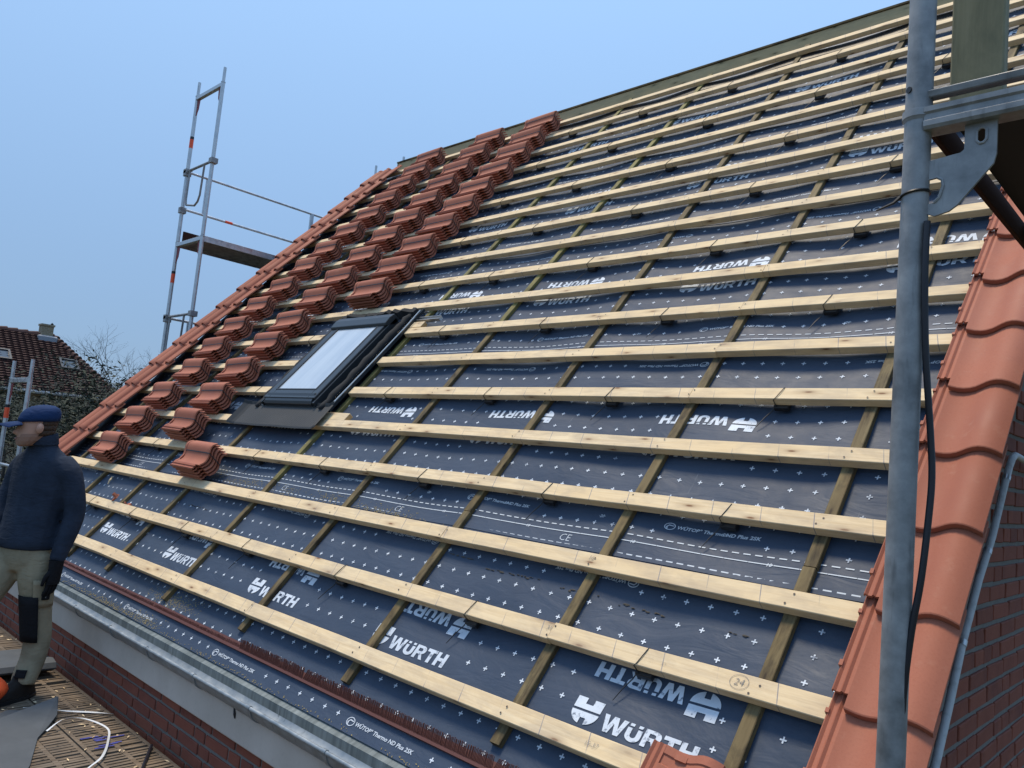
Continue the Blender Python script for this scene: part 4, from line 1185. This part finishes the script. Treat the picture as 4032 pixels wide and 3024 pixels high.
def hp(f, l, z):
    c, s_ = math.cos(HYAW), math.sin(HYAW); return (HD.x + f * c - l * s_, HD.y + f * s_ + l * c, HD.z + z - .12 * f)
def hring(z, cf, hd, hw, n=18): return [hp(*q) for q in ering(cf, 0, z, hd, hw, n, p=2.1)]
HR = [(-.120, .052, .020, .022), (-.112, .045, .042, .038), (-.090, .028, .066, .053), (-.060, .010, .086, .064), (-.03, .0, .095, .070), (.0, -.004, .098, .074), (.03, -.006, .100, .076), (.06, -.008, .096, .074), (.09, -.01, .080, .062), (.108, -.01, .055, .044), (.116, -.01, .02, .018)]
b = MB()
b.rings([hring(*q) for q in HR])
b.rings([ering(-.005, 0, 1.40, .06, .09), ering(.0, 0, 1.46, .056, .062), ering(.02, 0, 1.52, .058, .060), ering(.04, 0, 1.58, .056, .056)])
nb = [hp(.085, -.010, .02), hp(.085, .010, .02), hp(.128, .012, -.038), hp(.128, -.012, -.038), hp(.085, -.018, -.052), hp(.085, .018, -.052)]
b.add(nb, [(0, 1, 2, 3), (3, 2, 5, 4), (0, 3, 4), (1, 5, 2), (0, 4, 5, 1)])
b.rings([[hp(.078 + .024 * math.cos(a), .030 * math.sin(a), .026) for a in [2 * math.pi * j / 10 for j in range(10)]], [hp(.078 + .022 * math.cos(a), .03 * math.sin(a), .036) for a in [2 * math.pi * j / 10 for j in range(10)]]])
b.rings([[hp(.070 + .028 * math.cos(a), .026 * math.sin(a), -.080) for a in [2 * math.pi * j / 10 for j in range(10)]], [hp(.070 + .030 * math.cos(a), .024 * math.sin(a), -.072) for a in [2 * math.pi * j / 10 for j in range(10)]]])
# trunk and limbs inside the clothes so the body is one figure
b.rings([ering(.012, 0, .82, .085, .12), ering(-.005, 0, 1.1, .09, .13), ering(-.02, 0, 1.3, .085, .13), ering(-.015, 0, 1.40, .05, .09)])
limb(b, [(-.03, .16, 1.35, .04), (-.06, .24, 1.10, .034), (.006, .235, .79, .024)]); limb(b, [(-.03, -.16, 1.35, .04), (-.005, -.24, 1.10, .034), (.122, -.212, .88, .024)])
limb(b, [(.0, .085, .80, .065), (-.033, .107, .46, .045), (-.01, .102, .10, .035)]); limb(b, [(.02, -.085, .80, .065), (.23, -.11, .45, .045), (.40, -.118, .10, .035)])
body = ob('body', b.mesh('body', M_skin, True), man, PMX); remesh(body, .0095, 2)
for l_ in (.075, -.075):
    b = MB(); b.rings([[hp(-.012 + .020 * math.cos(a), l_ + q[1] * math.copysign(1, l_), -.012 + .032 * math.sin(a) * q[0]) for a in [2 * math.pi * j / 12 for j in range(12)]] for q in ((.7, -.006), (1, .006), (.85, .014))])
    ob('ear', b.mesh('ear', M_skin, True), man, PMX)
for l_ in (.030, -.030):
    b = MB(); p = hp(.083, l_, .008); b.rings([[(p[0] + .010 * math.cos(a) * q, p[1] + .013 * math.sin(a) * q, p[2] + z_) for a in [2 * math.pi * j / 10 for j in range(10)]] for z_, q in ((-.008, .3), (-.004, .9), (.004, .9), (.008, .3))])
    ob('eye', b.mesh('eye', mat('eye_dark', (.05, .04, .04), .3), True), man, PMX)
b = MB(); b.tube([hp(.098, -.022, -.071), hp(.104, 0, -.071), hp(.098, .022, -.071)], .004, 6); ob('mouth', b.mesh('mouth', mat('lips', (.30, .12, .10), .5), True), man, PMX)
b = MB(); n = 18; R = []     # stubble on the jaw
for z_, cf, hd, hw in ((-.119, .050, .026, .028), (-.108, .044, .050, .044), (-.088, .028, .071, .058), (-.062, .012, .090, .068), (-.045, .006, .094, .0695)):
    R.append(hring(z_, cf, hd, hw, n))
for i in range(len(R) - 1):
    for j in list(range(0, 6)) + list(range(13, 18)):
        if i == 3 and (j < 2 or j > 15): continue
        k = len(b.v); b.v += [R[i][j], R[i][(j + 1) % n], R[i + 1][(j + 1) % n], R[i + 1][j]]; b.f.append((k, k + 1, k + 2, k + 3)); b.mi.append(0)
ob('stubble', b.mesh('stubble', mat('stubble_skin', (.30, .165, .115), .8), True), man, PMX)
b = MB()      # short hair at the back and the sides
n = 18
R = []
for z_, cf, hd, hw in ((-.058, .008, .088, .066), (-.03, .0, .099, .074), (.0, -.004, .103, .078), (.03, -.006, .104, .080)):
    r = hring(z_, cf, hd, hw, n); R.append([r[j] for j in range(n)])
for i in range(len(R) - 1):
    for j in range(5, 14):
        k = len(b.v); b.v += [R[i][j], R[i][j + 1], R[i + 1][j + 1], R[i + 1][j]]; b.f.append((k, k + 1, k + 2, k + 3)); b.mi.append(0)
h_ = ob('hair', b.mesh('hair', M_hair, True), man, PMX); sld = h_.modifiers.new('thick', 'SOLIDIFY'); sld.thickness = .006
b = MB()      # cap
b.rings([hring(.028, -.006, .110, .085), hring(.05, -.008, .112, .087), hring(.08, -.012, .106, .083), hring(.105, -.016, .090, .070), hring(.122, -.018, .062, .050), hring(.130, -.018, .02, .018)])
cap = ob('cap', b.mesh('cap', M_cap, True), man, PMX)
b = MB(); R = []
for i in range(9):
    a = -1 + 2 * i / 8; w = .078 * a
    ff = .078 + .01 * (1 - a * a); tip = .205 - .06 * a * a
    zc = .036 - .020 * a * a
    R.append([hp(ff, w, zc), hp((ff + tip) / 2, w * .98, zc - .006), hp(tip, w * .9, zc - .018), hp(tip, w * .9, zc - .021), hp((ff + tip) / 2, w * .98, zc - .011), hp(ff, w, zc - .006)])
b.rings(R); ob('brim', b.mesh('brim', M_cap, True), cap, PMX)
b = MB(); q = hp(-.018, 0, .131); b.rings([[(q[0] + .006 * math.cos(a), q[1] + .006 * math.sin(a), q[2] + z_) for a in [j for j in range(6)]] for z_ in (-.003, .004)]); ob('button', b.mesh('cap_button', M_cap), cap, PMX)
b = MB()      # sweater
b.rings([ering(.015, 0, .865, .128, .165), ering(.014, 0, .90, .136, .174), ering(.006, 0, 1.0, .130, .172), ering(-.008, 0, 1.12, .126, .176), ering(-.020, 0, 1.24, .128, .190), ering(-.025, 0, 1.33, .122, .196), ering(-.022, 0, 1.395, .106, .178), ering(-.012, 0, 1.44, .085, .125), ering(.0, 0, 1.475, .072, .082), ering(.012, 0, 1.535, .068, .070, tilt=(-.012, 0))])
limb(b, [(-.03, .12, 1.375, .078), (-.035, .180, 1.325, .078), (-.05, .222, 1.22, .066), (-.062, .242, 1.10, .060), (-.035, .242, .98, .056), (.0, .236, .86, .047), (.008, .234, .815, .043)])
limb(b, [(-.03, -.12, 1.375, .078), (-.035, -.180, 1.325, .076), (-.03, -.222, 1.22, .064), (-.005, -.242, 1.10, .058), (.05, -.235, 1.0, .053), (.115, -.215, .91, .044), (.130, -.212, .875, .042)])
sw = ob('sweater', b.mesh('sweater', M_sweater, True), man, PMX); remesh(sw, .0115, 3)
b = MB(); b.rings([ering(.008, 0, 1.49, .078, .084, tilt=(-.008, 0)), ering(.012, 0, 1.52, .078, .080, tilt=(-.012, 0)), ering(.016, 0, 1.55, .075, .076, tilt=(-.016, 0)), ering(.016, 0, 1.553, .066, .067, tilt=(-.016, 0)), ering(.010, 0, 1.51, .06, .06, tilt=(-.016, 0))], cap=False); ob('collar', b.mesh('collar', M_sweater, True), sw, PMX)
b = MB()      # trousers
b.rings([ering(.01, 0, .74, .105, .135), ering(.01, 0, .80, .122, .162), ering(.012, 0, .87, .120, .160), ering(.012, 0, .93, .112, .152)])
limb(b, [(.008, .080, .83, .098), (.004, .092, .70, .098), (-.018, .102, .56, .086), (-.035, .108, .46, .078), (-.055, .110, .34, .076), (-.045, .108, .22, .071), (-.015, .104, .13, .070), (-.005, .102, .085, .066)])
limb(b, [(.02, -.080, .83, .098), (.09, -.095, .69, .096), (.18, -.105, .54, .084), (.235, -.11, .45, .076), (.29, -.115, .31, .073), (.36, -.118, .18, .068), (.40, -.118, .10, .066)])
tr = ob('trousers', b.mesh('trousers', M_trouser, True), man, PMX); remesh(tr, .0115, 2)
def patch(pts, name, m, parent, th=.006):
    b = MB(); n = len(pts); cx = sum((Vector(p) for p in pts), Vector()) / n
    b.add(pts, [tuple(range(n))]); o = ob(name, b.mesh(name, m, fixn=False), parent, PMX); s_ = o.modifiers.new('t', 'SOLIDIFY'); s_.thickness = th; s_.offset = 0; return o
def legpatch(name, m, a0, a1, z0, z1, r0, r1, f0, f1, l0, n=8, nz=6):
    b = MB()
    for i in range(nz + 1):
        u = i / nz; z_ = z0 + (z1 - z0) * u; r = r0 + (r1 - r0) * u; f = f0 + (f1 - f0) * u
        for j in range(n + 1):
            a = math.radians(a0 + (a1 - a0) * j / n); b.v.append((f + r * math.cos(a), l0 + r * math.sin(a), z_))
    for i in range(nz):
        for j in range(n):
            k = i * (n + 1) + j; b.f.append((k, k + 1, k + n + 2, k + n + 1)); b.mi.append(0)
    o = ob(name, b.mesh(name, m, True, fixn=False), tr, PMX); s_ = o.modifiers.new('t', 'SOLIDIFY'); s_.thickness = .008; s_.offset = 1; return o
legpatch('knee_pad', M_blackcloth, -42, 50, .33, .60, .080, .092, -.052, -.012, .108)
pk2 = legpatch('thigh_pocket', M_trouser, 38, 112, .54, .70, .090, .103, -.018, .004, .098)
lb = legpatch('pocket_badge', M_blackcloth, 62, 86, .585, .635, .101, .106, -.012, -.008, .099)
legpatch('ankle_patch', M_blackcloth, 0, 45, .13, .175, .073, .074, -.014, -.026, .104)
b = MB()      # badge mark
b.rings([[(.030 + .004 * math.cos(a), .099 + .112, .61 + .011 * math.sin(a)) for a in [2 * math.pi * j / 8 for j in range(8)]], [(.030 + .004 * math.cos(a), .099 + .114, .61 + .011 * math.sin(a)) for a in [2 * math.pi * j / 8 for j in range(8)]]])
ob('badge_mark', b.mesh('badge_mark', mat('grey_thread', (.4, .4, .4), .8)), tr, PMX)
def glove(wf, wl, wz, df, sgn, name):
    """relaxed gloved hand hanging from the wrist"""
    b = MB()
    b.rings([ering(wf, wl, wz + .045, .040, .036), ering(wf, wl, wz, .040, .033), ering(wf + df * .004, wl, wz - .05, .046, .024), ering(wf + df * .008, wl, wz - .095, .044, .021)])
    for q, (o, ln) in enumerate(((-.030, .062), (-.010, .074), (.011, .078), (.031, .070))):
        x = wf + df * .008 + o; z_ = wz - .088
        limb(b, [(x, wl, z_ + .01, .0105), (x + .004, wl - sgn * .004, z_ - ln * .45, .010), (x + .004, wl - sgn * .014, z_ - ln * .8, .009), (x + .002, wl - sgn * .026, z_ - ln, .0075)], 8)
    limb(b, [(wf + .034, wl, wz - .02, .014), (wf + .056, wl - sgn * .006, wz - .05, .0125), (wf + .064, wl - sgn * .014, wz - .085, .010), (wf + .062, wl - sgn * .018, wz - .10, .008)], 8)
    return ob(name, b.mesh(name, M_blackcloth, SM), man, PMX)
glove(.010, .234, .775, 1, 1, 'glove'); glove(.135, -.212, .865, 1, -1, 'glove')
def shoe(f, l, zz, name):
    b = MB()
    b.rings([ering(f + .035, l, zz + .004, .150, .048, p=2.6), ering(f + .035, l, zz + .028, .150, .047, p=2.6), ering(f + .028, l, zz + .045, .138, .044), ering(f - .0, l, zz + .075, .098, .042), ering(f - .025, l, zz + .11, .068, .044), ering(f - .03, l, zz + .14, .062, .046)])
    o = ob(name, b.mesh(name, M_shoe, SM), man, PMX)
    s2 = MB(); s2.rings([ering(f + .035, l, zz + .0, .154, .051, p=2.6), ering(f + .035, l, zz + .020, .155, .052, p=2.6)]); ob('sole', s2.mesh('sole', M_black, SM), o, PMX)
    return o
shoe(.02, .102, 0, 'shoe'); shoe(.43, -.118, 0, 'shoe')

# ------------------------------------------------------------------ neighbouring house and trees
nb_ = empty('neighbour_house', (-36, 2, -4.2), 'distant yellow brick house with dark red hipped tile roof and chimney', 'house')
RX_, RYe, RZ_ = -33.0, 6.9, 3.72
EX, EYe, EZ = -30.1, 8.62, 1.55
b = MB()
A = (RX_, -14, RZ_); Bp = (RX_, RYe, RZ_); Cc = (EX, EYe, EZ); Dd = (EX, -14, EZ); Bk = (2 * RX_ - EX, EYe, EZ); Bk2 = (2 * RX_ - EX, -14, EZ)
b.add([A, Bp, Cc, Dd, Bk, Bk2], [(0, 3, 2, 1), (1, 2, 4), (0, 1, 4, 5), (0, 5, 3), (3, 5, 4, 2)])
nroof = ob('roof', b.mesh('neighbour_roof', M_clay_roof), nb_)
# tile courses on the slope facing us, as steps
n = 24; cs = MB()
for i in range(n):
    u0 = i / n; u1 = (i + 1.05) / n
    def pt(u, ye): return (RX_ + (EX - RX_) * u + .02, ye, RZ_ + (EZ - RZ_) * u + .02)
    ya = RYe + (EYe - RYe) * u0; yb_ = RYe + (EYe - RYe) * min(1, u1); y = -8.0; wv_ = []
    while y < ya:
        wv_.append(y); y += .055
    top = [Vector(pt(u0, y)) + Vector((.02, 0, .03)) * .5 for y in wv_]
    bot = [Vector(pt(min(u1, 1), y)) + Vector((.05, 0, .06)) + Vector((.025, 0, .03)) * (.5 + .5 * math.sin(y * 2 * math.pi / .22)) for y in wv_]
    o = len(cs.v); m_ = len(wv_)
    cs.v += [tuple(p) for p in top] + [tuple(p) for p in bot] + [tuple(p + Vector((-.03, 0, -.07))) for p in bot]
    for j in range(m_ - 1):
        cs.f += [(o + j, o + j + 1, o + m_ + j + 1, o + m_ + j), (o + m_ + j, o + m_ + j + 1, o + 2 * m_ + j + 1, o + 2 * m_ + j)]; cs.mi += [0, 0]
tag(ob('tile_courses', cs.mesh('tile_courses', M_clay_roof, fixn=False), nroof), kind='stuff')
b = MB(); P0, P1 = Vector(Bp), Vector(Cc); k = 18
for i in range(k):
    p = P0.lerp(P1, i / k); q = P0.lerp(P1, (i + .9) / k); b.tube([p + Vector((0, 0, .03)), q + Vector((0, 0, .08))], [.11, .14], 8)
ob('hip_tiles', b.mesh('hip_tiles', M_clay_roof, SM), nroof)
b = MB(); y = -10
while y < RYe: b.tube([(RX_, y, RZ_ + .03), (RX_, min(RYe, y + .36), RZ_ + .06)], [.11, .13], 8); y += .34
ob('ridge_tiles', b.mesh('ridge_tiles', M_clay_roof, SM), nroof)
M_ybrick = mat('yellow_brick', (.26, .21, .13), .9); t = NT(M_ybrick); bt = t.n.new('ShaderNodeTexBrick'); bt.inputs['Scale'].default_value = 4.0
bt.inputs['Color1'].default_value = (.26, .20, .12, 1); bt.inputs['Color2'].default_value = (.20, .155, .095, 1); bt.inputs['Mortar'].default_value = (.30, .27, .22, 1)
sx = t.sep(t.tc.outputs['Object']); cx = t.n.new('ShaderNodeCombineXYZ'); t.l.new(t.math('ADD', sx[0], sx[1]), cx.inputs[0]); t.l.new(sx[2], cx.inputs[1]); t.l.new(cx.outputs[0], bt.inputs['Vector']); t.color(bt.outputs['Color'])
b = MB(); b.box(2 * RX_ - EX + .35, EX - .35, -13.6, EYe - .35, -4.2, EZ + .05); nwall = ob('wall', b.mesh('neighbour_wall', M_ybrick), nb_)
b = MB(); b.tube([(EX + .05, -13, EZ - .02), (EX + .05, EYe + .05, EZ - .02)], .07, 8); ob('gutter', b.mesh('ngutter', M_galv_dark, SM), nb_)
b = MB(); b.box(RX_ - .20, RX_ + .20, RYe - .50, RYe - .10, RZ_ - .3, RZ_ + .46); b.box(RX_ - .23, RX_ + .23, RYe - .53, RYe - .07, RZ_ + .42, RZ_ + .49); chim = ob('chimney', b.mesh('chimney', M_ybrick), nroof)
b = MB(); b.box(RX_ - .35, RX_ + .35, RYe - .62, RYe + .06, RZ_ - .25, RZ_ + .05); ob('chimney_flashing', b.mesh('cflash', mat('lead_flashing', (.22, .24, .27), .6, .2), False, .05), chim)
b = MB(); b.tube([(RX_, RYe - .14, RZ_ + .48), (RX_, RYe - .14, RZ_ + .52), (RX_ + .02, RYe - .10, RZ_ + .56)], .045, 8); ob('chimney_cowl', b.mesh('cowl', M_black), chim)
def nsky(y, u, nm):
    p = Vector((RX_ + (EX - RX_) * u, y, RZ_ + (EZ - RZ_) * u)); d = Vector((EX - RX_, 0, EZ - RZ_)).normalized(); nn_ = Vector((-d.z, 0, d.x)); Mx = Matrix(((d.x, 0, nn_.x, p.x), (0, 1, 0, p.y), (d.z, 0, nn_.z, p.z), (0, 0, 0, 1)))
    b = MB(); frame(b, 0, .62, 0, .62, .0, .17, .07, .07, .07, .07); o = ob('roof_light', b.mesh('nrl', M_alu), nroof, Mx); b = MB(); b.box(.07, .55, .07, .55, .10, .13); ob('roof_light_pane', b.mesh('nrlp', M_win), nroof, Mx)
M_win = mat('dark_window_glass', (.05, .06, .07), .1, 0, .8); nsky(7.05 - .25, .42, 'a'); nsky(4.6, .40, 'b'); M_wframe = mat('white_window_frame', (.6, .6, .58), .6)
for (y0, y1, z0, z1) in ((.2, 1.4, -1.7, .2), (4.2, 5.2, -1.7, .0), (6.3, 7.2, -1.6, -.1), (.2, 1.4, -3.9, -2.6)):
    b = MB(); x = EX - .35
    b.box(x + .004, x + .05, y0, y1, z0, z0 + .09); b.box(x + .004, x + .05, y0, y1, z1 - .09, z1); b.box(x + .004, x + .05, y0, y0 + .08, z0, z1); b.box(x + .004, x + .05, y1 - .08, y1, z0, z1); b.box(x + .004, x + .05, (y0 + y1) / 2 - .035, (y0 + y1) / 2 + .035, z0, z1)
    w = ob('window', b.mesh('nwin', M_wframe), nb_); b = MB(); b.box(x + .002, x + .02, y0, y1, z0, z1); ob('pane', b.mesh('npane', M_win), w)
# pale rendered extension in front of the neighbour
b = MB(); b.box(-24, -21.5, -2.0, 1.42, -4.2, 1.0); M_render = mat('pale_render', (.5, .5, .5), .9)
ext = empty('garden_annex', (-23, 0, -4.2), 'small pale rendered annex at the left picture edge behind the scaffold', 'building')
ob('wall', b.mesh('annex_wall', M_render), ext)
b = MB(); b.box(-24.1, -21.4, -2.1, 1.5, 1.0, 1.12); ob('roof', b.mesh('annex_roof', M_galv_dark), ext)
b = MB(); b.box(-21.52, -21.46, -.6, .6, -2.0, -.4); ob('window', b.mesh('annex_window', M_win), ext)

M_bark = mat('grey_bark', (.045, .037, .034), .9); M_bark2 = mat('dark_bark', (.03, .026, .022), .9)
M_leaf = mat('dark_conifer_green', (.018, .028, .016), .8); t = NT(M_leaf); n_ = t.noise(t.co((1, 1, 1), False), 1.2, 4, .6)
t.color(t.mix(t.ramp(n_, [(.35, g(0)), (.65, g(1))]), (.010, .017, .012), (.035, .046, .024)))
def bare_tree(name, base, h, seed, lab, spread=.55, levels=5, leaves=False, r0=None, m=M_bark, grp=None):
    r = random.Random(seed); wood = MB(); tips = []
    def grow(p, d, L, rad, lev):
        pts_ = [p]; q = p.copy(); dd = d.copy(); k = 3
        for i in range(k):
            dd = (dd + Vector((r.gauss(0, .16), r.gauss(0, .16), r.gauss(.03, .10)))).normalized(); q = q + dd * (L / k); pts_.append(q.copy())
        wood.tube(pts_, [rad * (1 - .45 * i / k) for i in range(k + 1)], 5 if lev < 3 else 3, cap=False)
        if lev >= levels: tips.append((q.copy(), dd.copy())); return
        for c in range(r.choice((2, 3, 3)) if lev else 6):
            t_ = r.uniform(.45, 1.0) if c else 1.0; st = pts_[min(k, max(1, int(round(t_ * k))))]
            ax = Vector((r.gauss(0, 1), r.gauss(0, 1), r.gauss(0, .5))).normalized(); nd = (dd + ax * spread * r.uniform(.7, 1.5)).normalized()
            grow(st, nd, L * r.uniform(.6, .82), rad * .58, lev + 1)
            if lev >= 2: tips.append((st, nd))
    root = empty(name, tuple(base), lab, 'tree', grp)
    grow(Vector(base), Vector((0, 0, 1)), h * .32, r0 or h * .013, 0)
    ob('trunk', wood.mesh(name + '_wood', m), root)
    if leaves:
        lf = MB()
        for p, d in tips:
            for _ in range(leaves):
                c = p + Vector((r.gauss(0, .16), r.gauss(0, .16), r.gauss(0, .10))); a = Vector((r.gauss(0, 1), r.gauss(0, 1), r.gauss(-.2, .5))).normalized(); s_ = a.cross(Vector((r.gauss(0, 1), r.gauss(0, 1), 1))).normalized(); l = r.uniform(.07, .17); w = r.uniform(.012, .032)
                lf.add([c - s_ * w, c + a * l * .5 + s_ * w * .6, c + a * l, c + a * l * .5 - s_ * w], [(0, 1, 2, 3)])
        ob('crown', lf.mesh(name + '_leaves', M_leaf, fixn=False), root)
    return root
bare_tree('bare_tree', (-24.5, 7.55, -4.2), 8.7, 5, 'bare winter tree behind the far tiled verge, right of the house', .62, 7)
bare_tree('bare_tree', (-27.5, 8.9, -4.2), 8.3, 12, 'second bare winter tree half hidden by the verge, thinner twigs', .6, 7)
bare_tree('evergreen_tree', (-18.5, 2.7, -4.2), 8.3, 31, 'dark evergreen tree in front of the neighbouring house behind the worker', .75, 6, 9, .14, M_bark2)
bare_tree('evergreen_tree', (-15.0, 2.6, -4.2), 6.4, 44, 'dark ivy-hung tree right of the worker below the tiled verge', .75, 6, 10, .12, M_bark2)
# garden hedge
hd = MB(); r = random.Random(9)
for _ in range(9000):
    c = Vector((r.uniform(-16.5, -14.5), r.uniform(-4, 4), -4.2 + 2.9 * math.sqrt(r.random()))); a = Vector((r.gauss(0, 1), r.gauss(0, 1), r.gauss(0, 1))).normalized(); s_ = a.cross(Vector((r.gauss(0, 1), 0, 1))).normalized(); l = r.uniform(.06, .16); w = .03
    hd.add([c - s_ * w, c + a * l * .5 + s_ * w, c + a * l, c + a * l * .5 - s_ * w], [(0, 1, 2, 3)])
tag(ob('hedge', hd.mesh('hedge', M_leaf, fixn=False)), 'dark green garden hedge below the neighbouring house', 'hedge')
